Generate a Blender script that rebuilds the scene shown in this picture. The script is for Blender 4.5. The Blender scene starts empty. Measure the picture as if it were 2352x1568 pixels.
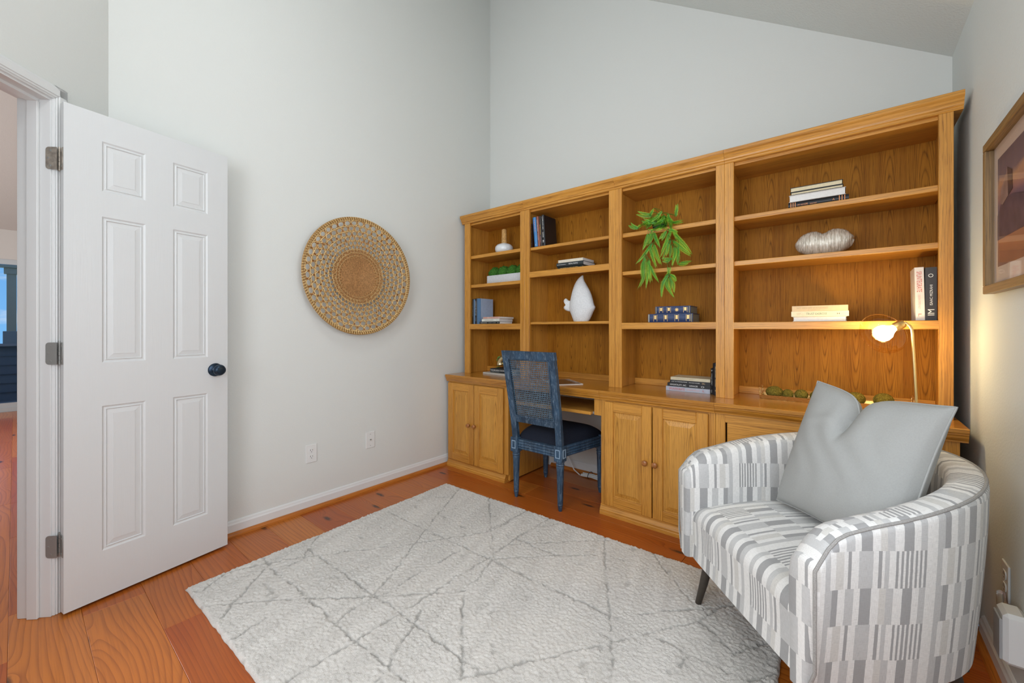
import bpy, bmesh, math, random
import numpy as np
from mathutils import Vector, Matrix
random.seed(7); np.random.seed(7)
S = bpy.context.scene
C = S.collection
PI = math.pi

# ------------------------------------------------------------------ camera
cam = bpy.data.cameras.new('camera'); camo = bpy.data.objects.new('camera', cam); C.objects.link(camo)
camo.location = (2.628, -2.874, 1.142)
camo.rotation_euler = (PI / 2, 0, math.radians(39.39))
cam.sensor_fit = 'HORIZONTAL'; cam.sensor_width = 36.0
cam.lens = 36.0 * 938.0 / 2352.0
cam.shift_y = -29.0 / 2352.0
cam.clip_start = 0.05
S.camera = camo

# ------------------------------------------------------------------ view
S.view_settings.view_transform = 'Standard'; S.view_settings.look = 'None'
S.view_settings.gamma = 1.0; S.view_settings.use_curve_mapping = False
S.view_settings.exposure = 0.0
S.cycles.max_bounces = 8; S.cycles.glossy_bounces = 3; S.cycles.transmission_bounces = 6; S.cycles.caustics_reflective = False; S.cycles.caustics_refractive = False

# ------------------------------------------------------------------ sky
W = bpy.data.worlds.new('sky'); S.world = W; W.use_nodes = True
nt = W.node_tree; N = nt.nodes; L = nt.links
for n in list(N): N.remove(n)
out = N.new('ShaderNodeOutputWorld'); bg = N.new('ShaderNodeBackground')
tc = N.new('ShaderNodeTexCoord'); sep = N.new('ShaderNodeSeparateXYZ')
ramp = N.new('ShaderNodeValToRGB')
ramp.color_ramp.elements[0].position = 0.0; ramp.color_ramp.elements[0].color = (0.20, 0.50, 0.92, 1)
ramp.color_ramp.elements[1].position = 0.45; ramp.color_ramp.elements[1].color = (0.08, 0.25, 0.70, 1)
L.new(tc.outputs['Generated'], sep.inputs[0]); L.new(sep.outputs['Z'], ramp.inputs[0])
cn = N.new('ShaderNodeTexNoise'); cn.inputs['Scale'].default_value = 9.0; cn.inputs['Detail'].default_value = 5
mp = N.new('ShaderNodeMapping'); mp.inputs['Scale'].default_value = (1, 1, 3.0)
L.new(tc.outputs['Generated'], mp.inputs[0]); L.new(mp.outputs[0], cn.inputs['Vector'])
cr = N.new('ShaderNodeValToRGB'); cr.color_ramp.elements[0].position = 0.54; cr.color_ramp.elements[1].position = 0.70
L.new(cn.outputs['Fac'], cr.inputs[0])
mx = N.new('ShaderNodeMix'); mx.data_type = 'RGBA'
L.new(cr.outputs[0], mx.inputs['Factor']); L.new(ramp.outputs[0], mx.inputs[6]); mx.inputs[7].default_value = (0.85, 0.88, 0.92, 1)
L.new(mx.outputs[2], bg.inputs['Color']); bg.inputs['Strength'].default_value = 1.0
L.new(bg.outputs[0], out.inputs[0])

# ------------------------------------------------------------------ lights
def area(name, loc, rot, sx, sy, power, col):
    d = bpy.data.lights.new(name, 'AREA'); d.shape = 'RECTANGLE'; d.size = sx; d.size_y = sy
    d.energy = power; d.color = col
    o = bpy.data.objects.new(name, d); C.objects.link(o); o.location = loc; o.rotation_euler = rot
    return o
# daylight entering by the front window (behind the camera) and by the side window of the right-hand wall
area('window_daylight', (1.95, -4.28, 1.75), (PI / 2, 0, 0), 1.7, 1.7, 56, (0.95, 0.975, 1.0))
area('side_window_daylight', (3.0, -2.235, 1.50), (0, PI / 2, 0), 1.3, 1.2, 23, (0.95, 0.975, 1.0))
# added area lamp filling the hall, out of view beside its windowless front wall
area('hall_fill', (-3.2, -4.9, 1.7), (PI / 2, 0, 0), 3.6, 2.0, 170, (0.98, 0.98, 1.0))
# ------------------------------------------------------------------ helpers
def lin(h):
    h = h.lstrip('#'); r = []
    for i in (0, 2, 4):
        c = int(h[i:i + 2], 16) / 255.0
        r.append(c / 12.92 if c <= 0.04045 else ((c + 0.055) / 1.055) ** 2.4)
    return tuple(r) + (1.0,)

class MB:
    """collects faces for ONE mesh object"""
    def __init__(s): s.v = []; s.f = []; s.uv = []; s.hasuv = False
    def add(s, verts, faces, uvs=None):
        o = len(s.v); s.v.extend([tuple(map(float, p)) for p in verts])
        for i, f in enumerate(faces):
            s.f.append(tuple(o + k for k in f))
            if uvs is not None: s.uv.append(uvs[i]); s.hasuv = True
            else: s.uv.append([(0, 0)] * len(f))
        return s
    def box(s, x0, x1, y0, y1, z0, z1, b=0.0):
        if x1 < x0: x0, x1 = x1, x0
        if y1 < y0: y0, y1 = y1, y0
        if z1 < z0: z0, z1 = z1, z0
        if b <= 0:
            v = [(x0, y0, z0), (x1, y0, z0), (x1, y1, z0), (x0, y1, z0), (x0, y0, z1), (x1, y0, z1), (x1, y1, z1), (x0, y1, z1)]
            return s.add(v, [(0, 3, 2, 1), (4, 5, 6, 7), (0, 1, 5, 4), (1, 2, 6, 5), (2, 3, 7, 6), (3, 0, 4, 7)])
        b = min(b, (x1 - x0) * .45, (y1 - y0) * .45, (z1 - z0) * .45)
        bm = bmesh.new(); bmesh.ops.create_cube(bm, size=1.0)
        for q in bm.verts: q.co = Vector(((x0 + x1) / 2 + q.co.x * (x1 - x0), (y0 + y1) / 2 + q.co.y * (y1 - y0), (z0 + z1) / 2 + q.co.z * (z1 - z0)))
        bmesh.ops.bevel(bm, geom=bm.edges[:], offset=b, segments=1, affect='EDGES')
        bm.verts.index_update()
        s.add([q.co[:] for q in bm.verts], [[q.index for q in f.verts] for f in bm.faces]); bm.free(); return s
    def prism(s, prof, axis, a0, a1):
        """closed profile (counter-clockwise or not) extruded along axis 'x','y' or 'z'"""
        n = len(prof)
        def P(p, a):
            if axis == 'x': return (a, p[0], p[1])
            if axis == 'y': return (p[0], a, p[1])
            return (p[0], p[1], a)
        v = [P(p, a0) for p in prof] + [P(p, a1) for p in prof]
        f = [(i, (i + 1) % n, n + (i + 1) % n, n + i) for i in range(n)] + [tuple(range(n))[::-1], tuple(range(n, 2 * n))]
        return s.add(v, f)
    def tube(s, pts, r, seg=8, cap=True, closed=False):
        pts = [Vector(p) for p in pts]; n = len(pts)
        rr = r if isinstance(r, (list, tuple)) else [r] * n
        vs = []; up = Vector((0, 0, 1)); prev = None
        for i in range(n):
            a = pts[(i - 1) % n] if (i > 0 or closed) else pts[0]
            b = pts[(i + 1) % n] if (i < n - 1 or closed) else pts[-1]
            t = (b - a); t = t.normalized() if t.length > 1e-9 else Vector((0, 0, 1))
            if prev is None:
                ref = up if abs(t.z) < .9 else Vector((1, 0, 0)); u = t.cross(ref).normalized()
            else:
                u = (prev - t * prev.dot(t)); u = u.normalized() if u.length > 1e-6 else t.orthogonal().normalized()
            prev = u; w = t.cross(u)
            for k in range(seg):
                an = 2 * PI * k / seg; vs.append(pts[i] + (u * math.cos(an) + w * math.sin(an)) * rr[i])
        fs = []; m = n if closed else n - 1
        for i in range(m):
            j = (i + 1) % n
            for k in range(seg):
                q = (k + 1) % seg; fs.append((i * seg + k, i * seg + q, j * seg + q, j * seg + k))
        if cap and not closed: fs.append(tuple(range(seg))[::-1]); fs.append(tuple(range((n - 1) * seg, n * seg)))
        return s.add(vs, fs)
    def lathe(s, prof, seg=24, cx=0, cy=0, cz=0, sx=1, sy=1, cap=True, flute=None):
        """prof: list of (r,z); flute=(i0,i1,n,depth) modulates the radius between rows i0..i1"""
        vs = []
        for i, (r, z) in enumerate(prof):
            for k in range(seg):
                a = 2 * PI * k / seg; q = r
                if flute and flute[0] <= i <= flute[1]: q = r * (1 - flute[3] * (0.5 + 0.5 * math.cos(a * flute[2])))
                vs.append((cx + q * math.cos(a) * sx, cy + q * math.sin(a) * sy, cz + z))
        fs = []; n = len(prof)
        for i in range(n - 1):
            for k in range(seg):
                q = (k + 1) % seg; fs.append((i * seg + k, i * seg + q, (i + 1) * seg + q, (i + 1) * seg + k))
        if cap: fs.append(tuple(range(seg))[::-1]); fs.append(tuple(range((n - 1) * seg, n * seg)))
        return s.add(vs, fs)
    def grid(s, P, nu, nv, closeu=False, closev=False, uvf=None, flip=False):
        """P(i,j)->point"""
        vs = [P(i, j) for i in range(nu) for j in range(nv)]; fs = []; uvs = []
        for i in range(nu if closeu else nu - 1):
            for j in range(nv if closev else nv - 1):
                a, b = (i + 1) % nu, (j + 1) % nv
                f = (i * nv + j, a * nv + j, a * nv + b, i * nv + b)
                if uvf: u = [uvf(i, j), uvf(i + 1, j), uvf(i + 1, j + 1), uvf(i, j + 1)]
                if flip: f = f[::-1]; u = u[::-1] if uvf else None
                fs.append(f)
                if uvf: uvs.append(u)
        return s.add(vs, fs, uvs if uvf else None)
    def panel(s, x0, x1, z0, z1, y, prof):
        """nested rectangular rings in a plane facing -Y; prof=[(inset,depth)...]"""
        R = []
        for ins, d in prof:
            o = len(s.v); a, b, c, e = x0 + ins, x1 - ins, z0 + ins, z1 - ins
            s.v.extend([(a, y + d, c), (b, y + d, c), (b, y + d, e), (a, y + d, e)]); R.append(o)
        for p, q in zip(R[:-1], R[1:]):
            for k in range(4):
                m = (k + 1) % 4; s.f.append((p + k, p + m, q + m, q + k)); s.uv.append([(0, 0)] * 4)
        s.f.append(tuple(R[-1] + k for k in range(4))); s.uv.append([(0, 0)] * 4); return s
    def build(s, name, mat, parent=None, smooth=False, w=False, ang=40):
        me = bpy.data.meshes.new(name)
        v = s.v
        if w and parent is not None:
            l = parent.location; v = [(p[0] - l[0], p[1] - l[1], p[2] - l[2]) for p in v]
            if parent.parent is not None and False: pass
        me.from_pydata(v, [], s.f); 
        if s.hasuv:
            uvl = me.uv_layers.new(name='UVMap'); flat = [c for f in s.uv for p in f for c in p]
            uvl.data.foreach_set('uv', flat)
        me.validate(); me.update()
        bm = bmesh.new(); bm.from_mesh(me); bmesh.ops.recalc_face_normals(bm, faces=bm.faces); bm.to_mesh(me); bm.free()
        if smooth:
            me.shade_smooth(); me.set_sharp_from_angle(angle=math.radians(ang))
        o = bpy.data.objects.new(name, me); C.objects.link(o)
        if mat is not None: me.materials.append(mat)
        if parent is not None: o.parent = parent
        return o

def thing(name, label, cat, loc=(0, 0, 0), rot=(0, 0, 0), group=None):
    o = bpy.data.objects.new(name, None); C.objects.link(o); o.empty_display_size = .05
    o.location = loc; o.rotation_euler = rot; o['label'] = label; o['category'] = cat
    if group: o['group'] = group
    return o
def tag(o, label, cat, group=None):
    o['label'] = label; o['category'] = cat
    if group: o['group'] = group
    return o
def struct(o, label=None):
    o['kind'] = 'structure'
    if label: o['label'] = label
    return o

# ------------------------------------------------------------------ materials
def newmat(name):
    m = bpy.data.materials.new(name); m.use_nodes = True
    t = m.node_tree; b = t.nodes['Principled BSDF']; return m, t, b
def nd(t, typ, **kw):
    n = t.nodes.new(typ)
    for k, v in kw.items(): setattr(n, k, v)
    return n
def math_(t, op, a, b=None, c=None, clamp=False):
    n = t.nodes.new('ShaderNodeMath'); n.operation = op; n.use_clamp = clamp
    for i, q in enumerate((a, b, c)):
        if q is None: continue
        if isinstance(q, (int, float)): n.inputs[i].default_value = q
        else: t.links.new(q, n.inputs[i])
    return n.outputs[0]
def ramp_(t, fac, stops, interp='LINEAR'):
    n = t.nodes.new('ShaderNodeValToRGB'); r = n.color_ramp; r.interpolation = interp
    while len(r.elements) < len(stops): r.elements.new(0.5)
    for e, (p, c) in zip(r.elements, stops):
        e.position = p; e.color = c if len(c) == 4 else tuple(c) + (1,)
    t.links.new(fac, n.inputs[0]); return n.outputs[0]
def mix_(t, fac, a, b, mode='MIX'):
    n = t.nodes.new('ShaderNodeMix'); n.data_type = 'RGBA'; n.blend_type = mode
    for key, q in (('Factor', fac), (6, a), (7, b)):
        if isinstance(q, (int, float)): n.inputs[key].default_value = q
        elif isinstance(q, tuple): n.inputs[key].default_value = q if len(q) == 4 else q + (1,)
        else: t.links.new(q, n.inputs[key])
    return n.outputs[2]
def noise_(t, vec, scale, detail=2.0, rough=.5, dist=0.0):
    n = t.nodes.new('ShaderNodeTexNoise'); n.inputs['Scale'].default_value = scale
    n.inputs['Detail'].default_value = detail; n.inputs['Roughness'].default_value = rough; n.inputs['Distortion'].default_value = dist
    if vec is not None: t.links.new(vec, n.inputs['Vector'])
    return n.outputs['Fac']
def map_(t, vec, sc=(1, 1, 1), loc=(0, 0, 0), rot=(0, 0, 0)):
    n = t.nodes.new('ShaderNodeMapping'); n.inputs['Scale'].default_value = sc; n.inputs['Location'].default_value = loc; n.inputs['Rotation'].default_value = rot
    t.links.new(vec, n.inputs[0]); return n.outputs[0]
def bump_(t, b, h, strength=.3, dist=.002):
    n = t.nodes.new('ShaderNodeBump'); n.inputs['Strength'].default_value = strength; n.inputs['Distance'].default_value = dist
    t.links.new(h, n.inputs['Height']); t.links.new(n.outputs[0], b.inputs['Normal'])
def ocoord(t, rnd=True):
    tc = t.nodes.new('ShaderNodeTexCoord')
    if not rnd: return tc.outputs['Object']
    oi = t.nodes.new('ShaderNodeObjectInfo')
    c = t.nodes.new('ShaderNodeCombineXYZ')
    t.links.new(math_(t, 'MULTIPLY', oi.outputs['Random'], 17.3), c.inputs[0])
    t.links.new(math_(t, 'MULTIPLY', oi.outputs['Random'], 29.1), c.inputs[1])
    t.links.new(math_(t, 'MULTIPLY', oi.outputs['Random'], 11.7), c.inputs[2])
    a = t.nodes.new('ShaderNodeVectorMath'); a.operation = 'ADD'
    t.links.new(tc.outputs['Object'], a.inputs[0]); t.links.new(c.outputs[0], a.inputs[1]); return a.outputs[0]

def plain(name, col, rough=.5, metal=0.0, noise=0.0, nscale=40, bump=0.0, bscale=200, coat=0.0, spec=.5):
    m, t, b = newmat(name)
    col = lin(col) if isinstance(col, str) else tuple(col)[:3] + (1,)
    b.inputs['Roughness'].default_value = rough; b.inputs['Metallic'].default_value = metal
    b.inputs['Coat Weight'].default_value = coat; b.inputs['Specular IOR Level'].default_value = spec
    if noise > 0:
        f = noise_(t, ocoord(t), nscale, 3)
        d = tuple(c * (1 - noise) for c in col[:3]) + (1,); l = tuple(min(1, c * (1 + noise)) for c in col[:3]) + (1,)
        t.links.new(ramp_(t, f, [(.3, d), (.7, l)]), b.inputs['Base Color'])
    else: b.inputs['Base Color'].default_value = col
    if bump > 0: bump_(t, b, noise_(t, ocoord(t, False), bscale, 3), bump, .002)
    return m

def wall_mat(name, col, bscale=140, bst=.25):
    m, t, b = newmat(name); b.inputs['Base Color'].default_value = col; b.inputs['Roughness'].default_value = .85
    b.inputs['Specular IOR Level'].default_value = .25
    v = ocoord(t, False); bump_(t, b, noise_(t, v, bscale, 3, .55), bst, .002); return m

def oak(name, axis, light, mid, dark, rough=.38, cath=None, bumpst=.12, coat=.15):
    """axis = grain direction 0/1/2 ; cath=(flitch width, centre along grain, tilt, ring freq)"""
    m, t, b = newmat(name)
    v = ocoord(t, cath is None)
    sp = t.nodes.new('ShaderNodeSeparateXYZ'); t.links.new(v, sp.inputs[0]); o = sp.outputs
    al = o[axis]; ac = [o[i] for i in range(3) if i != axis]
    cb = t.nodes.new('ShaderNodeCombineXYZ')
    for i in range(2): t.links.new(ac[i], cb.inputs[i])
    t.links.new(al, cb.inputs[2]); vv = cb.outputs[0]
    broad = noise_(t, map_(t, vv, (9, 9, .9)), 1, 2, .5, .4)
    streak = noise_(t, map_(t, vv, (120, 120, 2.0)), 1, 4, .65, .25)
    pore = noise_(t, map_(t, vv, (380, 380, 11)), 1, 3, .55)
    warp = noise_(t, map_(t, vv, (6, 6, 1.6)), 1, 2, .5)
    if cath:
        Wd, c0, tilt, fr = cath
        wob = math_(t, 'MULTIPLY', math_(t, 'SUBTRACT', warp, .5), .020)
        flo = math_(t, 'FRACT', math_(t, 'ADD', math_(t, 'DIVIDE', math_(t, 'ADD', ac[0], wob), Wd), .5))
        xs = math_(t, 'MULTIPLY', math_(t, 'SUBTRACT', flo, .5), Wd)
        zz = math_(t, 'MULTIPLY', math_(t, 'SUBTRACT', al, c0), tilt)
        rr = math_(t, 'SQRT', math_(t, 'ADD', math_(t, 'MULTIPLY', xs, xs), math_(t, 'MULTIPLY', zz, zz)))
        rr = math_(t, 'ADD', rr, math_(t, 'MULTIPLY', math_(t, 'SUBTRACT', noise_(t, map_(t, vv, (25, 25, 3)), 1, 2), .5), .004))
        ring = math_(t, 'FRACT', math_(t, 'MULTIPLY', rr, fr))
    else:
        # flat-sawn look: bent growth rings across the board
        a = math_(t, 'ADD', math_(t, 'MULTIPLY', ac[0], 105), math_(t, 'MULTIPLY', ac[1], 105))
        ring = math_(t, 'FRACT', math_(t, 'ADD', a, math_(t, 'MULTIPLY', noise_(t, map_(t, vv, (7, 7, .95)), 1, 2, .45, .15), 9)))
    tri = math_(t, 'ABSOLUTE', math_(t, 'SUBTRACT', math_(t, 'MULTIPLY', ring, 2), 1))
    line = math_(t, 'POWER', tri, 4)
    f = math_(t, 'ADD', math_(t, 'MULTIPLY', streak, .55), math_(t, 'MULTIPLY', broad, .45))
    col = ramp_(t, f, [(.36, mid), (.52, light), (.75, tuple(min(1, c * 1.12) for c in light[:3]) + (1,))])
    col = mix_(t, math_(t, 'MULTIPLY', line, .55 if cath else .32), col, dark)
    pm = ramp_(t, pore, [(.36, (1, 1, 1, 1)), (.47, (0, 0, 0, 1))])
    pf = math_(t, 'MULTIPLY', pm, math_(t, 'ADD', .32, math_(t, 'MULTIPLY', line, .45)))
    col = mix_(t, pf, col, dark)
    t.links.new(col, b.inputs['Base Color'])
    b.inputs['Roughness'].default_value = rough; b.inputs['Coat Weight'].default_value = coat; b.inputs['Coat Roughness'].default_value = .25
    b.inputs['Specular IOR Level'].default_value = .12 if coat == 0 else .4
    bump_(t, b, pore, bumpst, .0015)
    return m

OL, OM, OD = lin('#ca8f3c'), lin('#ae742a'), lin('#683b12')
M = {}
M['oak_z'] = oak('oak vertical grain', 2, OL, OM, OD)
M['oak_x'] = oak('oak horizontal grain', 0, OL, OM, OD)
M['oak_y'] = oak('oak depth grain', 1, OL, OM, OD)
M['oak_back'] = oak('oak veneer with cathedral figure', 2, lin('#a66d20'), lin('#8f5816'), lin('#4e2b08'), cath=(.125, .60, .055, 205), rough=.55, coat=0.0)
M['oak_panel'] = oak('oak raised panel with cathedral figure', 2, lin('#cd9440'), lin('#b37b2e'), lin('#6a3d12'), cath=(.21, .30, .060, 120), rough=.38, coat=.15)
M['oak_top'] = oak('oak worktop', 0, lin('#ba7e2c'), lin('#a0681f'), lin('#6a3d10'), rough=.22, coat=.5)
M['wall'] = wall_mat('painted wall', (.655, .665, .635, 1))
M['wall_tex'] = wall_mat('orange peel painted wall', (.64, .67, .65, 1), 110, .5)
M['ceil'] = wall_mat('textured ceiling', (.71, .745, .72, 1), 90, .9)
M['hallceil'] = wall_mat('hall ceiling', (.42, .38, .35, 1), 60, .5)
M['trim'] = plain('white trim paint', (.68, .685, .675), .35)
M['doorpaint'] = None
M['black'] = plain('black', (.012, .012, .014), .45)
M['dark_hole'] = plain('dark slot', (.02, .018, .016), .7)
M['white_plastic'] = plain('white plastic', (.71, .71, .69), .35)
def doorpaint():
    m, t, b = newmat('white moulded door'); b.inputs['Base Color'].default_value = (.62, .63, .625, 1); b.inputs['Roughness'].default_value = .42
    v = ocoord(t, False); bump_(t, b, noise_(t, map_(t, v, (160, 160, 6)), 1, 3, .6, .6), .35, .001); return m
M['doorpaint'] = doorpaint()
def pine():
    m, t, b = newmat('heart pine planks')
    v = ocoord(t, True); sp = nd(t, 'ShaderNodeSeparateXYZ'); t.links.new(v, sp.inputs[0])
    vor = nd(t, 'ShaderNodeTexVoronoi'); vor.inputs['Scale'].default_value = 1.0; vor.inputs['Randomness'].default_value = 1.0
    vor.voronoi_dimensions = '2D'
    t.links.new(map_(t, v, (1.35, 4.4, 1)), vor.inputs['Vector']); d = vor.outputs['Distance']
    warp = noise_(t, map_(t, v, (.75, 3.6, 3.6)), 1, 2, .5, .2)
    kn = math_(t, 'POWER', 2.718, math_(t, 'MULTIPLY', d, -7))
    a = math_(t, 'ADD', math_(t, 'MULTIPLY', sp.outputs[1], 52), math_(t, 'ADD', math_(t, 'MULTIPLY', warp, 10), math_(t, 'MULTIPLY', kn, 6)))
    ring = math_(t, 'FRACT', a)
    line = math_(t, 'POWER', ring, 4.0)
    fine = noise_(t, map_(t, v, (3.5, 140, 140)), 1, 3, .6)
    broad = noise_(t, map_(t, v, (.8, 4, 4)), 1, 2)
    oi = nd(t, 'ShaderNodeObjectInfo')
    base = ramp_(t, oi.outputs['Random'], [(0, lin('#aa5214')), (.35, lin('#b96922')), (.6, lin('#9e460d')), (1, lin('#bd7028'))])
    col = mix_(t, math_(t, 'MULTIPLY', line, .58), base, lin('#6a2607'))
    col = mix_(t, math_(t, 'MULTIPLY', ramp_(t, broad, [(.35, (0, 0, 0, 1)), (.7, (1, 1, 1, 1))]), .30), col, lin('#b8702f'))
    col = mix_(t, math_(t, 'MULTIPLY', ramp_(t, fine, [(.3, (1, 1, 1, 1)), (.55, (0, 0, 0, 1))]), .28), col, lin('#6e3416'))
    kd = math_(t, 'ADD', d, math_(t, 'MULTIPLY', math_(t, 'SUBTRACT', noise_(t, map_(t, v, (30, 40, 1)), 1, 2), .5), .05))
    sel = math_(t, 'GREATER_THAN', nd_sep(t, vor), .45)
    km = math_(t, 'MULTIPLY', ramp_(t, kd, [(.030, (1, 1, 1, 1)), (.075, (0, 0, 0, 1))]), sel)
    col = mix_(t, math_(t, 'MULTIPLY', km, .9), col, lin('#2a140a'))
    t.links.new(col, b.inputs['Base Color'])
    b.inputs['Roughness'].default_value = .38; b.inputs['Coat Weight'].default_value = .30; b.inputs['Coat Roughness'].default_value = .14; b.inputs['Specular IOR Level'].default_value = .35
    scr = noise_(t, map_(t, v, (3, 25, 1)), 6, 4, .6)
    bump_(t, b, scr, .15, .0012)
    return m
def nd_sep(t, vor):
    s = nd(t, 'ShaderNodeSeparateColor'); t.links.new(vor.outputs['Color'], s.inputs[0]); return s.outputs[0]
M['pine'] = pine()
M['subfloor'] = plain('dark subfloor', '#2a1509', .9)
M['shoe'] = oak('stained pine shoe moulding', 1, lin('#b86f2c'), lin('#a55f22'), lin('#6e3a12'), rough=.3)
M['shoe_x'] = oak('stained pine shoe moulding across', 0, lin('#b86f2c'), lin('#a55f22'), lin('#6e3a12'), rough=.3)
M['nickel'] = plain('tarnished nickel', (.42, .37, .31), .40, .7, .25, 60)
M['steel'] = plain('dull steel', (.34, .34, .32), .45, .6)
M['bronze'] = plain('dark blue bronze knob', (.022, .040, .065), .28, .7)
# ------------------------------------------------------------------ the room
def ceil_z(x): return 2.455 + .695 * (3.02 - x)
XR = 3.02; YF = -4.4
struct(MB().prism([(-.115, 0), (XR + .1, 0), (XR + .1, ceil_z(XR) + .02), (0, ceil_z(0) + .05), (-.115, ceil_z(0) + .05)], 'y', 0, .1).build('wall_back', M['wall']))
struct(MB().box(-.115, 0, -2.6, 0, 0, ceil_z(0) + .05).build('wall_left', M['wall']))
struct(MB().box(XR, XR + .1, YF - .1, -2.85, 0, 2.47).box(XR, XR + .1, -2.85, -1.62, 0, .85).box(XR, XR + .1, -2.85, -1.62, 2.15, 2.47).box(XR, XR + .1, -1.62, 0, 0, 2.47).build('wall_right', M['wall_tex']))
wf = MB()
wf.prism([(.8, 0), (XR, 0), (XR, .85), (.8, .85)], 'y', YF - .1, YF)
wf.prism([(.8, .85), (1.05, .85), (1.05, 2.6), (.8, 2.6)], 'y', YF - .1, YF)
wf.prism([(2.85, .85), (XR, .85), (XR, ceil_z(XR)), (2.85, ceil_z(2.85))], 'y', YF - .1, YF)
wf.prism([(.8, 2.6), (2.82, 2.6), (.8, ceil_z(.8))], 'y', YF - .1, YF)
struct(wf.build('wall_front', M['wall']))
struct(MB().prism([(XR + .1, ceil_z(XR) - .0695), (-.115, ceil_z(-.115)), (-.115, ceil_z(-.115) + .1), (XR + .1, ceil_z(XR) + .05)], 'y', YF - .1, .1).build('ceiling', M['ceil']))

# angled wall with the doorway: t runs along it from the left wall, p points into the room
def tp(t, p, z): return (.70711 * t + .70711 * p, -2.6 - .70711 * t + .70711 * p, z)
def tpbox(mb, t0, t1, p0, p1, z0, z1, b=0.0):
    q = MB(); q.box(t0, t1, p0, p1, z0, z1, b); mb.add([tp(*v) for v in q.v], [f[::-1] for f in q.f]); return mb
TJ, TJ2, HD = .262, .885, 2.052
wa = MB(); tpbox(wa, -.05, TJ - .018, -.115, 0, 0, 4.6); tpbox(wa, TJ2 + .018, 1.30, -.115, 0, 0, 4.2); tpbox(wa, TJ - .018, TJ2 + .018, -.115, 0, HD + .016, 4.6)
struct(wa.build('wall_angled', M['wall']))
struct(MB().box(.82, .92, -4.4, -3.5, 0, 3.95).build('wall_side', M['wall']))
# jamb and stop
j = MB(); tpbox(j, TJ - .018, TJ, -.117, .002, 0, HD, .001); tpbox(j, TJ2, TJ2 + .018, -.117, .002, 0, HD); tpbox(j, TJ - .018, TJ2 + .018, -.117, .002, HD - .003, HD + .016)
tpbox(j, TJ, TJ + .011, -.075, -.036, 0, HD - .003, .002); tpbox(j, TJ2 - .011, TJ2, -.075, -.036, 0, HD - .003); tpbox(j, TJ, TJ2, -.075, -.036, HD - .014, HD - .003)
struct(j.build('trim_1', M['trim']), 'white painted door jamb with stop')
# casing, profiled: three steps
cs = MB()
for (a, b_, p) in ((.006, .062, .010), (.012, .056, .014), (.020, .050, .017)):
    tpbox(cs, TJ - b_, TJ - a, .0, p, 0, HD + b_ - .0, .002); tpbox(cs, TJ2 + a, TJ2 + b_, .0, p, 0, HD + b_, .002); tpbox(cs, TJ - b_, TJ2 + b_, .0, p, HD + a, HD + b_, .002)
for (a, b_, p) in ((.006, .062, .010), (.020, .050, .017)):
    tpbox(cs, TJ - b_, TJ - a, -.115 - p, -.115, 0, HD + b_, .002); tpbox(cs, TJ - b_, TJ2 + b_, -.115 - p, -.115, HD + a, HD + b_, .002)
struct(cs.build('trim_2', M['trim']), 'white profiled door casing')

# baseboards with an oak-coloured shoe
def base(name, pts_box, shoe_box, m_shoe):
    o = struct(pts_box.build(name, M['trim'])); s = shoe_box.build('shoe_moulding', m_shoe, o); return o
prof = [(0, 0), (.014, 0), (.014, .062), (.010, .070), (.008, .078), (.003, .084), (0, .084)]
sp = [(.014, 0), (.032, 0), (.031, .010), (.026, .018), (.020, .022), (.014, .023)]
base('baseboard_left', MB().prism(prof, 'y', -2.59, -.0), MB().prism(sp, 'y', -2.58, -.033), M['shoe'])
bb = [(-p[0], p[1]) for p in prof]; ss = [(-p[0], p[1]) for p in sp]
base('baseboard_back', MB().prism(bb, 'x', .015, XR - .015), MB().prism(ss, 'x', .71, 1.43), M['shoe_x'])
br = [(XR - p[0], p[1]) for p in prof]; sr = [(XR - p[0], p[1]) for p in sp]
base('baseboard_right', MB().prism(br, 'y', YF, -.6), MB().prism(sr, 'y', YF, -.6), M['shoe'])
ba = MB(); tpbox(ba, 0.012, TJ - .064, 0, .013, 0, .08, .002); struct(ba.build('baseboard_angled', M['trim']))

# windows behind the camera (never in view, they let the daylight in)
def wframe(name, horizontal, a0, a1, z0, z1, c, lab):
    f = MB(); 
    for (p, q, r, s_) in ((a0 - .06, a0, z0 - .06, z1 + .06), (a1, a1 + .06, z0 - .06, z1 + .06), (a0, a1, z0 - .06, z0), (a0, a1, z1, z1 + .06), ((a0 + a1) / 2 - .02, (a0 + a1) / 2 + .02, z0, z1)):
        if horizontal: f.box(p, q, c, c + .03, r, s_)
        else: f.box(c - .03, c, p, q, r, s_)
    return struct(f.build(name, M['trim']), lab)
wframe('window_1', True, 1.05, 2.82, .85, 2.6, YF, 'white framed window of the front wall')
wframe('window_2', False, -2.85, -1.62, .85, 2.15, XR, 'white framed window of the right-hand wall')

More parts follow.
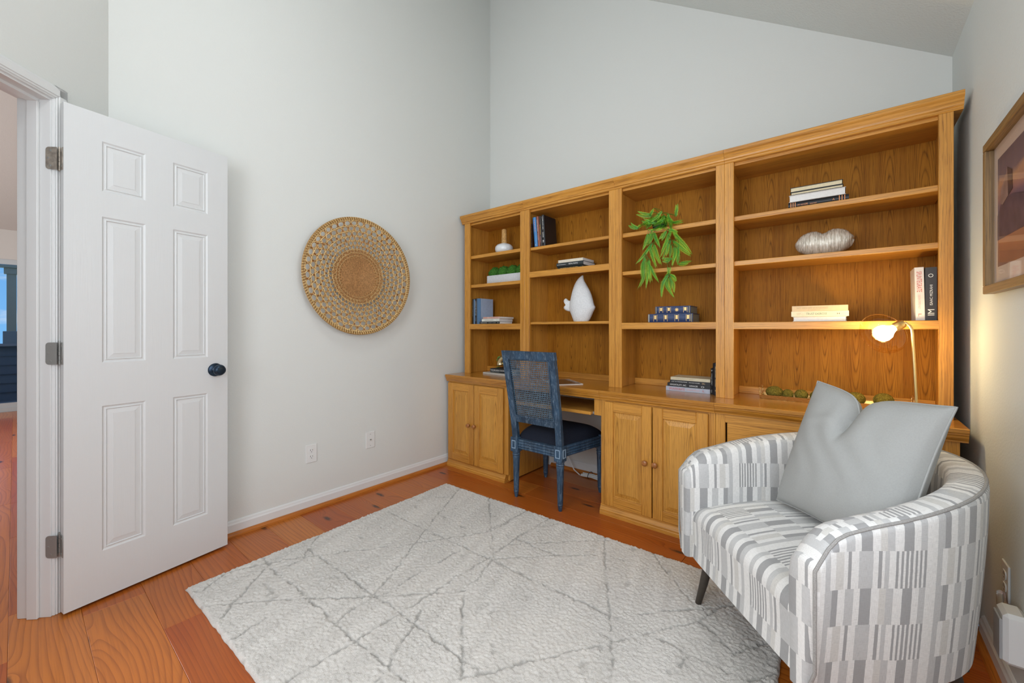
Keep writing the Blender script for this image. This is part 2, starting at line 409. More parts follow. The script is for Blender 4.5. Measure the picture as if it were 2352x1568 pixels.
# ------------------------------------------------------------------ floor of single planks
fl = struct(MB().box(-6.32, XR, -5.0, 0, -.06, -.0205).build('floor', M['subfloor']))
plank_meshes = {}
def plank(x0, x1, y0, y1):
    key = (round(x1 - x0, 2), round(y1 - y0, 3)); Lx = key[0]
    if key not in plank_meshes:
        o = MB().box(0.0005, Lx - .0005, 0.0004, key[1] - .0004, -.02, 0, .0011).build('plank', M['pine'], fl); plank_meshes[key] = o.data
    else:
        o = bpy.data.objects.new('plank', plank_meshes[key]); C.objects.link(o); o.parent = fl
    o.location = (x0, y0, 0)
rows = [-.0743 - .1877 * k for k in range(-1, 27)]
rnd = random.Random(5)
fixed = {13: [-1.40, -.70, .22, .62, 2.1], 14: [-1.9, -.71, .32, 1.55], 12: [.55, 1.9]}
for k in range(len(rows) - 1):
    y1, y0 = min(rows[k], 0), max(rows[k + 1], -5.0)
    xmin = -6.30 if y0 < -2.35 else 0.0
    if y0 < -4.45: continue
    cuts = [xmin]; x = xmin
    while True:
        lo = .9 if x >= -1.0 else .6
        x = x + round(rnd.uniform(lo, lo + 1.7), 1)
        if x > XR - .35: break
        cuts.append(x)
    cuts.append(XR)
    if k in (13, 14, 15): cuts = sorted(set([c for c in cuts if c < -2.0] + {13: [-1.1, -.3, .62, 2.1], 14: [-1.3, -.70, .28, 1.5], 15: [-1.6, -.9, .05, 1.2, 2.3]}[k] + [XR]))
    for a, b_ in zip(cuts[:-1], cuts[1:]): plank(a, b_, y0, y1)

# ------------------------------------------------------------------ the door leaf
door = MB(); DW, DH, DT = .597, 2.03, .035
xs = [0, .112, .257, .360, .505, DW]; zs = [0, .197, .806, .988, 1.602, 1.708, 1.918, DH]
pp = [(0, 0), (.006, .0045), (.011, .0045), (.014, .0015), (.017, .0055), (.036, .0030), (.0365, .0018), (.038, .0018)]
for i in range(5):
    for k in range(7):
        if i in (1, 3) and k in (1, 3, 5): door.panel(xs[i], xs[i + 1], zs[k], zs[k + 1], 0, pp)
        else: door.panel(xs[i], xs[i + 1], zs[k], zs[k + 1], 0, [(0, 0)])
door.add([(0, 0, 0), (DW, 0, 0), (DW, DT, 0), (0, DT, 0), (0, 0, DH), (DW, 0, DH), (DW, DT, DH), (0, DT, DH)], [(0, 3, 2, 1), (4, 5, 6, 7), (1, 2, 6, 5), (2, 3, 7, 6), (3, 0, 4, 7)])
dr = door.build('door_1', M['doorpaint'])
dr.location = (.230, -2.751, .012); dr.rotation_euler = (0, 0, math.radians(101.1)); struct(dr, 'white six-panel door standing open into the room')
def hinge(zc, m):
    hz = zc - .012; h = MB()
    for q in range(5): h.tube([(-.001, .040, hz - .045 + q * .018 + .0006), (-.001, .040, hz - .045 + q * .018 + .0174)], .0062, 10)
    h.tube([(-.001, .040, hz + .045), (-.001, .040, hz + .050)], .0045, 8)
    h.box(-.0022, .0002, .004, .036, hz - .044, hz + .044, .001)          # leaf on the edge of the door
    o = h.build('hinge', m, dr, True)
    for q in (-.03, .03): MB().lathe([(.0042, 0), (.0042, .0008), (.001, .0012)], 10).build('screw', M['steel'], o)
    for s_, q in zip(o.children, (-.03, .03)): s_.location = (-.0022, .016, hz + q); s_.rotation_euler = (0, -PI / 2, 0)
    # leaf let into the jamb
    l = MB(); ro = .012; a0, a1, z0, z1 = -.014, .026, zc - .044, zc + .044
    low = [(a0 + ro + ro * math.cos(PI + PI / 2 * k / 6), z0 + ro + ro * math.sin(PI + PI / 2 * k / 6)) for k in range(7)]
    top = [(a0 + ro + ro * math.cos(PI / 2 + PI / 2 * k / 6), z1 - ro + ro * math.sin(PI / 2 + PI / 2 * k / 6)) for k in range(7)]
    poly = low + [(a1, z0), (a1, z1)] + top
    vs = [tp(TJ + .0005, p, z) for p, z in poly] + [tp(TJ + .0022, p, z) for p, z in poly]; n = len(poly)
    l.add(vs, [tuple(range(n)), tuple(range(n, 2 * n))[::-1]] + [(i, (i + 1) % n, n + (i + 1) % n, n + i) for i in range(n)])
    lf = l.build('hinge_leaf', m, o)
    bpy.context.view_layer.update(); lf.matrix_parent_inverse = (dr.matrix_basis @ o.matrix_basis).inverted()
    for (p, q) in ((.004, .030), (-.004, 0), (.004, -.030)):
        k = MB().lathe([(.0042, 0), (.0042, .0008), (.001, .0012)], 10); M4 = Matrix.Translation(tp(TJ + .0022, p, zc + q)) @ Matrix.Rotation(-PI / 4, 4, 'Z') @ Matrix.Rotation(PI / 2, 4, 'Y')
        lf_sc = MB(); lf_sc.add([(M4 @ Vector(v))[:] for v in k.v], k.f); sc_ = lf_sc.build('screw', M['steel'], o); sc_.matrix_parent_inverse = lf.matrix_parent_inverse.copy()
hinge(1.819, M['nickel']); hinge(1.044, M['steel']); hinge(.278, M['steel'])
kb = MB(); kp = [(.0001, -.0), (.033, 0), (.0335, .004), (.031, .008), (.018, .012), (.0125, .018), (.011, .026), (.013, .030), (.024, .034), (.0275, .040), (.0275, .046), (.0255, .049), (.0255, .051), (.0235, .054), (.0235, .056), (.0205, .058), (.019, .0595), (.012, .0605), (.0001, .061)]
for s_ in (1,):
    kb.lathe(kp, 32, cap=False)
ko = kb.build('door_knob', M['bronze'], dr, True, ang=30); ko.location = (.538, 0, .921); ko.rotation_euler = (PI / 2, 0, 0); ko['label'] = 'dark bronze door knob with ringed face'
MB().box(.0, .024, -.0012, .0008, -.028, .028, .001).build('latch_plate', M['steel'], dr).location = (DW - .002, .006, .92)
dr.children[-1].rotation_euler = (0, 0, PI / 2); dr.children[-1].location = (DW, .006, .921)

# ------------------------------------------------------------------ the hall beyond the door
hw = MB(); hw.box(-6.42, -6.30, -5.0, -3.75, 0, 2.6).box(-6.42, -6.30, -1.95, -.1, 0, 2.6).box(-6.42, -6.30, -3.75, -1.95, 2.10, 2.6)
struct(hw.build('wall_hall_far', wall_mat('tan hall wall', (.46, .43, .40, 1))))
struct(MB().box(-6.42, .82, -5.1, -5.0, 0, 4.7).build('wall_hall_front', M['wall']))
struct(MB().box(-6.42, -.115, -1.0, -.9, 0, 4.7).build('wall_hall_back', M['wall']))
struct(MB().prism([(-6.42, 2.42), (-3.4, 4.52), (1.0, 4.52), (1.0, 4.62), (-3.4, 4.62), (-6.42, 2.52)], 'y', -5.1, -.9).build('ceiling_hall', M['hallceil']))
sd = struct(MB().box(-6.40, -6.31, -3.75, -1.95, 2.03, 2.10).box(-6.40, -6.31, -3.75, -1.95, 0, .055).box(-6.40, -6.31, -3.75, -3.69, .055, 2.03).box(-6.40, -6.31, -2.01, -1.95, .055, 2.03).build('window_3', plain('grey aluminium frame', (.42, .44, .45), .4, .3)), 'grey framed sliding glass door of the hall')
mg, t, b = newmat('window glass'); b.inputs['Roughness'].default_value = 0.0; b.inputs['Transmission Weight'].default_value = 1.0; b.inputs['IOR'].default_value = 1.1; b.inputs['Base Color'].default_value = (.96, .98, .98, 1); M['glass'] = mg
MB().box(-6.362, -6.357, -3.69, -2.01, .055, 2.03).build('pane', M['glass'], sd)
MB().box(-6.375, -6.335, -3.69, -2.01, .055, .12).build('bottom_rail', sd.data.materials[0], sd)
# deck outside
dk = MB()
struct(MB().box(-8.4, -6.42, -5.0, -1.0, -.10, -.02).build('floor_deck', plain('grey deck boards', (.30, .29, .27), .8)))
cl = thing('railing_wall', 'grey clapboard half wall of the deck beyond the glass door', 'wall', (-7.8, -3.0, -.02))
clap = plain('grey clapboard', (.26, .26, .26), .7)
MB().box(-7.90, -7.82, -4.6, -1.2, -.02, .86).build('core', clap, cl, w=True)
z = -.02; i = 0
while z < .84:
    MB().prism([(-7.82, z), (-7.795, z), (-7.81, min(z + .15, .86)), (-7.82, min(z + .15, .86))], 'y', -4.6, -1.2).build('clapboard', clap, cl, w=True); z += .145
MB().box(-7.93, -7.75, -4.6, -1.2, .86, .905, .006).build('cap_rail', plain('weathered cap rail', (.62, .52, .45), .6), cl, w=True)
beige = plain('beige painted timber', (.78, .64, .42), .6)
pg = 'posts of the deck'
for yc, lab in ((-2.905, 'beige deck post beyond the glass door, framed by blue sky'), (-4.2, 'beige deck post far left of the deck'), (-1.6, 'beige deck post hidden by the door')):
    p = thing('deck_post', lab, 'post', (-7.84, yc, .905), group=pg)
    MB().box(-.045, .045, -.052, .052, 0, 1.22, .004).build('shaft', beige, p); MB().box(-.06, .06, -.09, .09, 0, .20, .004).build('plinth', plain('grey post plinth', (.52, .48, .42), .7), p)
    MB().box(-.06, .06, -.08, .08, 1.12, 1.22, .004).build('post_cap', beige, p)
tag(MB().box(-7.92, -7.76, -4.6, -1.2, 2.125, 2.40, .004).build('deck_beam', beige), 'beige roof beam of the deck beyond the glass door', 'beam')
# ------------------------------------------------------------------ oak wall unit: base cabinets
YC, ZC = -.589, .762
def wp(o, mb, name, mat, **k): return mb.build(name, mat, o, w=True, **k)
# worktop edge profile (y,z), front at YC
top_prof = [(-.012, ZC), (YC + .003, ZC), (YC, ZC - .003), (YC, ZC - .017), (YC + .005, ZC - .020), (YC + .005, ZC - .026), (YC + .009, ZC - .029), (YC + .011, ZC - .040), (YC + .017, ZC - .050), (YC + .017, ZC - .056), (YC + .05, ZC - .056), (YC + .05, ZC - .03), (-.012, ZC - .03)]
plinth_prof = [(-.50, 0), (-.577, 0), (-.578, .018), (-.574, .022), (-.574, .030), (-.571, .036), (-.563, .050), (-.562, .060), (-.50, .060)]
YD = -.556      # face-frame plane, doors overlay it to -.575
knobm = plain('turned oak knob', lin('#9a5f2c')[:3], .35, 0, .2, 60, coat=.3)
def cab_door(o, x0, x1, z0, z1, knob_x=None, knob_z=.375, tag_=''):
    y = -.575; fw = .058
    d = MB(); d.panel(x0 + fw - .004, x1 - fw + .004, z0 + fw - .004, z1 - fw + .004, y + .0035, [(0, .003), (.004, .006), (.012, .0065), (.034, .0005), (.0365, -.0012), (.038, -.0012)])
    d.box(x0 + fw - .004, x1 - fw + .004, y + .010, y + .014, z0 + fw - .004, z1 - fw + .004)
    do = wp(o, d, 'door', M['oak_panel'])
    def sub(mb, n, m): 
        q = mb.build(n, m, do); q.location = tuple(-c for c in o.location); return q
    sub(MB().box(x0, x0 + fw, y, y + .018, z0, z1, .003), 'stile', M['oak_z']); sub(MB().box(x1 - fw, x1, y, y + .018, z0, z1, .003), 'stile', M['oak_z'])
    sub(MB().box(x0 + fw, x1 - fw, y + .0006, y + .018, z0, z0 + fw, .0025), 'rail', M['oak_x']); sub(MB().box(x0 + fw, x1 - fw, y + .0006, y + .018, z1 - fw, z1, .0025), 'rail', M['oak_x'])
    if knob_x is not None:
        k = MB().lathe([(.0001, 0), (.009, 0), (.0075, .006), (.0075, .010), (.0125, .014), (.0165, .019), (.0165, .023), (.014, .0265), (.008, .0285), (.0001, .029)], 20, cap=False)
        q = k.build('knob', knobm, do, True); q.rotation_euler = (PI / 2, 0, 0); q.location = (knob_x - o.location[0], y - o.location[1], knob_z - o.location[2])
    return do
def base_unit(label, x0, x1, doors, kz=.375, cover_right=False):
    o = thing('base_cabinet', label, 'cabinet', ((x0 + x1) / 2, -.30, 0), group='oak base cabinets')
    wp(o, MB().box(x0, x0 + .018, YD + .018, -.034, .06, ZC - .057, .001), 'side_panel', M['oak_z'])
    wp(o, MB().box(x1 - .018, x1, YD + .018, -.034, .012, ZC - .057, .001), 'side_panel', M['oak_z'])
    wp(o, MB().box(x0 + .018, x1 - .018, -.05, -.036, .06, ZC - .057), 'back_panel', M['oak_z'])
    wp(o, MB().box(x0 + .018, x1 - .018, YD + .018, -.05, .06, .078), 'bottom_panel', M['oak_x'])
    wp(o, MB().box(x0, x0 + .045, YD, YD + .018, .058, ZC - .057, .001), 'frame_stile', M['oak_z'])
    wp(o, MB().box(x1 - .045, x1, YD, YD + .018, .058, ZC - .057, .001), 'frame_stile', M['oak_z'])
    wp(o, MB().box(x0 + .045, x1 - .045, YD, YD + .018, ZC - .100, ZC - .057), 'frame_rail', M['oak_x'])
    wp(o, MB().box(x0 + .045, x1 - .045, YD, YD + .018, .058, .085), 'frame_rail', M['oak_x'])
    wp(o, MB().prism(plinth_prof, 'x', x0, x1 - .020 if cover_right else x1), 'plinth', M['oak_x'])
    for a, b_, k in doors: cab_door(o, a, b_, .064, .696, k, kz)
    return o
c1 = base_unit('oak base cabinet with two raised-panel doors in the corner beside the white wall', .036, .690, [(.047, .346, .302), (.352, .650, .365)], cover_right=True)
c3 = base_unit('oak base cabinet with two raised-panel doors between the blue chair and the armchair', 1.443, 2.0965, [(1.473, 1.766, 1.733), (1.772, 2.064, 1.790)])
c4 = base_unit('oak base cabinet behind the striped armchair, mostly hidden by it', 2.0975, 2.965, [])
# inset drop door of the fourth unit
wp(c4, MB().box(2.150, 2.915, YD + .006, YD + .018, .09, .672, .002), 'door', M['oak_x'])
# worktops
def worktop(label, x0, x1):
    return tag(MB().prism(top_prof, 'x', x0, x1).build('worktop', M['oak_top']), label, 'worktop', 'oak worktops')
worktop('oak worktop on the corner cabinet, under the succulent and the dark book', .028, .700)
worktop('oak worktop over the knee space, with the flat magazine on it', .701, 1.4425)
worktop('oak worktop carrying the black and silver book stack', 1.4435, 2.0965)
worktop('oak worktop under the lamp and the tray of moss balls', 2.0975, 2.985)
# keyboard tray under the second worktop
kt = thing('keyboard_tray', 'oak pull-out keyboard tray under the worktop behind the blue chair', 'tray', (1.07, -.35, .60), group=None)
wp(kt, MB().box(.735, 1.377, -.562, -.16, .600, .617, .003), 'tray_board', M['oak_x'])
wp(kt, MB().box(.735, 1.377, -.568, -.5625, .598, .619, .002), 'front_lip', M['oak_x'])
for a in (.735, 1.377): wp(kt, MB().box(a - .006 if a < 1 else a, a if a < 1 else a + .012, -.54, -.18, .602, .616), 'slide', M['steel'])
for a, b_ in ((.6995, .729), (1.389, 1.4425)): wp(kt, MB().box(a, b_, -.545, -.10, .598, .7045, .001), 'bracket', M['oak_z'])
wp(kt, MB().box(.7295, 1.3885, -.110, -.095, .62, .7045, .001), 'rear_rail', M['oak_x'])

# ------------------------------------------------------------------ oak wall unit: hutches
YH, YB = -.400, -.120
cor = [(-.13, 2.046), (YH, 2.046), (YH - .004, 2.050), (YH - .004, 2.058), (YH - .010, 2.062), (YH - .012, 2.070), (YH - .020, 2.086), (YH - .028, 2.094), (YH - .030, 2.098), (YH - .030, 2.112), (YH - .028, 2.115), (-.105, 2.115), (-.105, 2.10), (YH + .02, 2.10), (YH + .02, 2.06), (-.13, 2.06)]
def hutch(label, x0, x1, sl, sr, shelves, ext=(0, 0)):
    o = thing('bookcase_hutch', label, 'bookcase', ((x0 + x1) / 2, -.25, ZC), group='oak bookcase hutches')
    # side panels, set back behind the stiles
    wp(o, MB().box(x0 + .001, x0 + .021, YH + .018, -.100, ZC, 2.046, .001), 'side_panel', M['oak_z'])
    wp(o, MB().box(x1 - .021, x1 - .001, YH + .018, -.100, ZC, 2.046, .001), 'side_panel', M['oak_z'])
    b = wp(o, MB().box(x0 + .021, x1 - .021, YB, -.108, ZC, 2.06), 'back_panel', M['oak_back'])
    wp(o, MB().box(x0 + .0002, x0 + sl, YH, YH + .018, ZC, 2.046, .0012), 'stile', M['oak_z'])
    wp(o, MB().box(x1 - sr, x1 - .0002, YH, YH + .018, ZC, 2.046, .0012), 'stile', M['oak_z'])
    wp(o, MB().box(x0 + .0215, x1 - .0215, -.136, YB - .0005, ZC, ZC + .042, .002), 'rear_rail', M['oak_x'])
    wp(o, MB().box(x0 + .0215, x1 - .0215, YH + .02, YB, 2.030, 2.0455), 'top_panel', M['oak_x'])
    cb = MB().prism(cor, 'x', x0 + .0005 - ext[0], x1 - .0005 + ext[1])
    wp(o, cb, 'cornice', M['oak_x'])
    for (zt, th, fixed) in shelves:
        if fixed:
            wp(o, MB().box(x0 + .0215, x1 - .0215, YH + .0185, YB - .0005, zt - .018, zt, .001).box(x0 + sl - .008, x1 - sr + .008, YH + .0004, YH + .0183, zt - th, zt, .002), 'shelf', M['oak_x'])
        else:
            wp(o, MB().box(x0 + .023, x1 - .023, YH + .0195, YB - .001, zt - th, zt, .002), 'shelf', M['oak_x'])
    # shelf pin holes
    return o
H1 = hutch('oak hutch in the corner, the leftmost, holding the long-necked vase', .065, .7215, .062, .0445, [(1.768, .026, 0), (1.520, .026, 0), (1.183, .045, 1)], (.028, 0))
H2 = hutch('oak hutch with the white fish sculpture, above the blue chair', .7215, 1.463, .0445, .0445, [(1.760, .022, 0), (1.572, .043, 1), (1.194, .018, 0)])
H3 = hutch('oak hutch with the trailing fern', 1.463, 2.107, .0445, .0445, [(1.757, .026, 0), (1.511, .024, 0), (1.181, .041, 1)])
H4 = hutch('oak hutch above the lamp, the widest, beside the right-hand wall', 2.107, 2.970, .0445, .0445, [(1.755, .026, 0), (1.511, .026, 0), (1.178, .038, 1)], (0, .028))
for q in range(2):
    h = MB().lathe([(.0001, 0), (.003, 0), (.003, .0006), (.0001, .0006)], 8, cap=False).build('pin_hole', M['dark_hole'], H2); h.rotation_euler = (0, PI / 2, 0)
    h.location = (.7215 + .0212 - H2.location[0], (-.33 + q * .12) - H2.location[1], 1.13 - H2.location[2])
# ------------------------------------------------------------------ rug: carved pile, every pile point a real height
RUGLINES = [  # lines woven into the rug, metres from its front left corner
    [(0.201,0.01),(0.382,0.191),(0.489,0.292),(0.692,0.468),(0.865,0.627),(0.977,0.727)],
    [(0.341,0.028),(0.275,0.097),(0.1,0.295)],
    [(0.018,0.156),(0.075,0.292),(0.121,0.367),(0.197,0.468),(0.281,0.584),(0.405,0.743)],
    [(0.008,0.304),(0.209,0.29),(0.326,0.298),(0.484,0.294),(0.63,0.295),(0.725,0.286),(0.852,0.29),(0.953,0.291),(1.033,0.289),(1.145,0.289)],
    [(0.016,0.487),(0.196,0.475),(0.357,0.48),(0.514,0.479),(0.683,0.474),(0.856,0.481),(0.962,0.47),(1.137,0.468),(1.317,0.465)],
    [(0.06,0.986),(0.422,0.984),(0.725,0.983),(0.894,0.977),(1.099,0.983)],
    [(0.135,1.554),(0.422,0.984),(0.536,0.774),(0.61,0.631)],
    [(0.624,0.613),(0.688,0.477)],
    [(0.412,1.541),(0.712,1.21),(0.908,1.005)],
    [(0.718,0.29),(0.698,0.369),(0.704,0.46)],
    [(0.846,0.056),(0.85,0.17),(0.865,0.282),(0.862,0.344),(0.873,0.483),(0.875,0.635),(0.877,0.81)],
    [(1.07,0.231),(1.055,0.291),(1.025,0.331),(1.0,0.387),(0.962,0.47),(0.899,0.582)],
    [(0.991,0.713),(1.087,0.608),(1.167,0.527),(1.267,0.419)],
    [(0.484,0.833),(0.574,0.979),(0.708,1.164),(0.731,1.482)],
    [(0.908,1.005),(0.959,0.832),(0.962,0.78)],
    [(0.883,1.035),(0.881,1.278)],
    [(0.105,0.483),(0.17,0.43),(0.184,0.36)],
    [(0.014,0.583),(0.091,0.489)],
    [(-0.101,1.111),(0.2,1.376)],
    [(1.267,0.405),(1.324,0.471),(1.396,0.58)],
    [(0.715,0.51),(0.717,0.7)],
    [(0.007,0.148),(0.083,0.032)],
    [(0.877,0.839),(0.891,0.991)],
    [(0.724,0.812),(0.733,0.944)],
    [(0.503,0.018),(0.48,0.136)],
    [(0.916,0.994),(1.068,0.974),(1.23,0.975),(1.41,0.98),(1.531,0.974),(1.602,0.978)],
    [(0.916,0.994),(1.128,1.2),(1.299,1.342)],
    [(0.878,1.049),(0.882,1.218),(0.896,1.535)],
    [(0.73,1.224),(0.733,1.535)],
    [(0.888,1.146),(1.002,1.254),(1.118,1.363),(1.298,1.522)],
    [(1.246,1.542),(1.323,1.377),(1.432,1.159),(1.523,0.99),(1.597,0.852),(1.617,0.808)],
    [(1.496,1.547),(1.589,1.439),(1.723,1.295),(1.768,1.258)],
    [(1.597,0.852),(1.682,0.963),(1.744,1.059),(1.824,1.161)],
    [(1.682,0.963),(1.76,0.97),(1.847,0.962),(1.96,0.966)],
    [(1.308,0.459),(1.343,0.493),(1.383,0.561),(1.481,0.686),(1.521,0.75),(1.57,0.813)],
    [(0.888,1.223),(1.014,1.208),(1.139,1.209)],
    [(1.824,1.161),(1.883,1.129),(1.953,1.061)],
    [(1.953,1.061),(2.041,1.189)],
    [(2.013,0.979),(2.105,1.086)],
    [(1.821,0.895),(1.833,0.959)],
    [(0.902,1.401),(1.035,1.573)],
    [(1.358,1.371),(1.425,1.374)],
    [(1.617,0.808),(1.66,0.69)],
    [(1.824,1.161),(1.866,1.323)],
]
RA = math.radians(1.5); RX0, RY0 = .398, -2.400; RW, RD = 2.085, 1.535      # corner, width (x), depth (y)
ca, sa = math.cos(RA), math.sin(RA)
segs = []
for q in RUGLINES: segs += list(zip(q[:-1], q[1:]))
# a few lines go on under the armchair
segs += [((1.75, .55), (2.05, .9)), ((1.9, .2), (2.06, .75)), ((1.55, .12), (2.05, .35)), ((1.2, .02), (1.55, .30)), ((1.62, 1.05), (2.02, 1.45))]
NX, NY = 560, 412
gx, gy = np.meshgrid(np.linspace(0, RW, NX), np.linspace(0, RD, NY), indexing='ij')
def vnoise(x, y, seed):
    r = np.random.RandomState(seed).rand(64, 64); xi = np.floor(x).astype(int); yi = np.floor(y).astype(int); fx = x - xi; fy = y - yi
    fx = fx * fx * (3 - 2 * fx); fy = fy * fy * (3 - 2 * fy)
    g = lambda i, j: r[i % 64, j % 64]
    return (g(xi, yi) * (1 - fx) + g(xi + 1, yi) * fx) * (1 - fy) + (g(xi, yi + 1) * (1 - fx) + g(xi + 1, yi + 1) * fx) * fy
wx = gx + .012 * (vnoise(gx * 22, gy * 22, 1) - .5) + .011 * (vnoise(gx * 85, gy * 85, 2) - .5)
wy = gy + .012 * (vnoise(gx * 22, gy * 22, 3) - .5) + .011 * (vnoise(gx * 85, gy * 85, 4) - .5)
carve = np.zeros_like(gx)
for k, ((ax, ay), (bx, by)) in enumerate(segs):
    dx, dy = bx - ax, by - ay; l2 = dx * dx + dy * dy + 1e-9
    t_ = np.clip(((wx - ax) * dx + (wy - ay) * dy) / l2, 0, 1); d = np.hypot(wx - ax - t_ * dx, wy - ay - t_ * dy)
    wd = .0034 + .0036 * vnoise(gx * 9 + k, gy * 9, 5 + k)
    br = np.clip((vnoise(gx * 34 + 3 * k, gy * 34, 40) - .28) * 5, 0, 1)
    carve = np.maximum(carve, np.clip(1.35 - d / wd, 0, 1) * (.30 + .70 * br))
blot = np.clip((vnoise(gx * 14, gy * 14, 77) * .6 + vnoise(gx * 45, gy * 45, 78) * .4 - .77) * 9, 0, 1); carve = np.maximum(carve, blot * .6)
st = vnoise(gx * 26 + gy * 6, gy * 3.2 + gx * 1.2, 9)
hgt = .0145 + .0046 * (vnoise(gx * 130, gy * 130, 11) - .5) + .0050 * (vnoise(gx * 270, gy * 270, 12) - .5) + .0022 * (st - .5) - .0048 * carve
edge = np.minimum(np.minimum(gx, RW - gx), np.minimum(gy, RD - gy)); hgt = hgt * np.clip(.35 + edge / .012, 0, 1)
ex_ = .004 * (vnoise(gx * 40, gy * 40, 21) - .5)
gxe = gx + np.where((gx < 1e-6) | (gx > RW - 1e-6), ex_, 0); gye = gy + np.where((gy < 1e-6) | (gy > RD - 1e-6), ex_, 0)
verts = np.stack([gxe.ravel(), gye.ravel(), hgt.ravel()], 1)
ii = np.arange(NX * NY).reshape(NX, NY)
quads = np.stack([ii[:-1, :-1].ravel(), ii[1:, :-1].ravel(), ii[1:, 1:].ravel(), ii[:-1, 1:].ravel()], 1)
# skirt and underside
ring = np.concatenate([ii[:, 0], ii[-1, 1:], ii[-2::-1, -1], ii[0, -2:0:-1]]); nb = len(ring); base_i = NX * NY
vb = verts[ring].copy(); vb[:, 2] = .001; verts = np.vstack([verts, vb])
sk = np.stack([ring, base_i + np.arange(nb), base_i + (np.arange(nb) + 1) % nb, np.roll(ring, -1)], 1)
quads = np.vstack([quads, sk])
me = bpy.data.meshes.new('area_rug'); me.vertices.add(len(verts)); me.vertices.foreach_set('co', verts.astype(np.float32).ravel())
me.loops.add(quads.size); me.loops.foreach_set('vertex_index', quads.astype(np.int32).ravel())
me.polygons.add(len(quads)); me.polygons.foreach_set('loop_start', np.arange(0, quads.size, 4, dtype=np.int32))
me.update(calc_edges=True); me.validate()
at = me.attributes.new('carve', 'FLOAT', 'POINT'); cv = np.concatenate([carve.ravel(), np.zeros(nb)]).astype(np.float32); at.data.foreach_set('value', cv)
at2 = me.attributes.new('streak', 'FLOAT', 'POINT'); sv = np.concatenate([st.ravel(), np.zeros(nb)]).astype(np.float32); at2.data.foreach_set('value', sv)
me.shade_smooth()
m, t, b = newmat('ivory rug with grey distressed lines')
a1 = nd(t, 'ShaderNodeAttribute', attribute_name='carve'); a2 = nd(t, 'ShaderNodeAttribute', attribute_name='streak')
v = ocoord(t, False)
sn = ramp_(t, a2.outputs['Fac'], [(.2, lin('#cbc6be')), (.8, lin('#d8d3cb'))])
spk = noise_(t, v, 300, 3, .7)
col = mix_(t, ramp_(t, spk, [(.40, (0, 0, 0, 1)), (.75, (.8, .8, .8, 1))]), sn, lin('#e4e0da'))
col = mix_(t, math_(t, 'MULTIPLY', a1.outputs['Fac'], .75), col, lin('#9a9791'))
t.links.new(col, b.inputs['Base Color']); b.inputs['Roughness'].default_value = .95; b.inputs['Specular IOR Level'].default_value = .1
b.inputs['Sheen Weight'].default_value = .2
bump_(t, b, noise_(t, v, 330, 3, .75), .9, .004)
me.materials.append(m); rug = bpy.data.objects.new('area_rug', me); C.objects.link(rug); rug.location = (RX0, RY0, 0); rug.rotation_euler = (0, 0, RA)
tag(rug, 'ivory pile rug with a grey network of distressed lines on the plank floor', 'rug')

# ------------------------------------------------------------------ armchair
def fabric():
    m, t, b = newmat('striped block upholstery')
    uv = nd(t, 'ShaderNodeTexCoord').outputs['UV']; sp = nd(t, 'ShaderNodeSeparateXYZ'); t.links.new(uv, sp.inputs[0])
    wob = math_(t, 'MULTIPLY', math_(t, 'SUBTRACT', noise_(t, map_(t, uv, (60, 60, 1)), 1, 2), .5), .0016)
    rowf = math_(t, 'DIVIDE', math_(t, 'ADD', sp.outputs[1], wob), .097); row = math_(t, 'FLOOR', rowf)
    par = math_(t, 'MODULO', math_(t, 'ADD', row, 40), 2); par = math_(t, 'ROUND', par)
    uu = math_(t, 'FRACT', math_(t, 'DIVIDE', math_(t, 'ADD', math_(t, 'ADD', sp.outputs[0], 10.0), wob), .30))
    Lc, Mc, Dc, Gc = lin('#dfdeda'), lin('#bdbdbb'), lin('#9c9c9b'), lin('#cccac4')
    A = [(0, Mc), (.055, Lc), (.115, Dc), (.20, Lc), (.27, Mc), (.33, Gc), (.39, Lc), (.46, Dc), (.56, Lc), (.62, Mc), (.70, Lc), (.77, Dc), (.83, Mc), (.90, Lc)]
    B = []
    p = 0.0
    for k in range(7): B += [(p, Dc), (p + .021, Lc)]; p += .040
    B += [(p + .03, Mc), (p + .07, Lc), (p + .095, Dc), (p + .125, Lc), (p + .17, Mc), (p + .30, Lc), (p + .37, Dc), (p + .40, Lc), (p + .44, Gc), (p + .52, Lc), (p + .57, Mc), (p + .62, Lc)]
    B = [(q if q < .995 else .995, c) for q, c in B]
    ca_ = ramp_(t, uu, A, 'CONSTANT'); cb_ = ramp_(t, uu, B, 'CONSTANT')
    col = mix_(t, par, ca_, cb_)
    w1 = noise_(t, map_(t, uv, (900, 60, 1)), 1, 3, .65); w2 = noise_(t, map_(t, uv, (60, 900, 1)), 1, 3, .65)
    wv = math_(t, 'ADD', math_(t, 'MULTIPLY', w1, .5), math_(t, 'MULTIPLY', w2, .5))
    col = mix_(t, math_(t, 'MULTIPLY', ramp_(t, wv, [(.40, (1, 1, 1, 1)), (.56, (0, 0, 0, 1))]), .28), col, lin('#7d7b78'))
    t.links.new(col, b.inputs['Base Color']); b.inputs['Roughness'].default_value = .9; b.inputs['Specular IOR Level'].default_value = .15; b.inputs['Sheen Weight'].default_value = .15
    bump_(t, b, wv, .25, .0008); return m
M['fabric'] = fabric()
ac = thing('armchair', 'striped grey and ivory barrel armchair with a white pillow, in front of the lamp', 'armchair', (2.323, -1.324, 0), (0, 0, math.atan2(-.742, .67)))
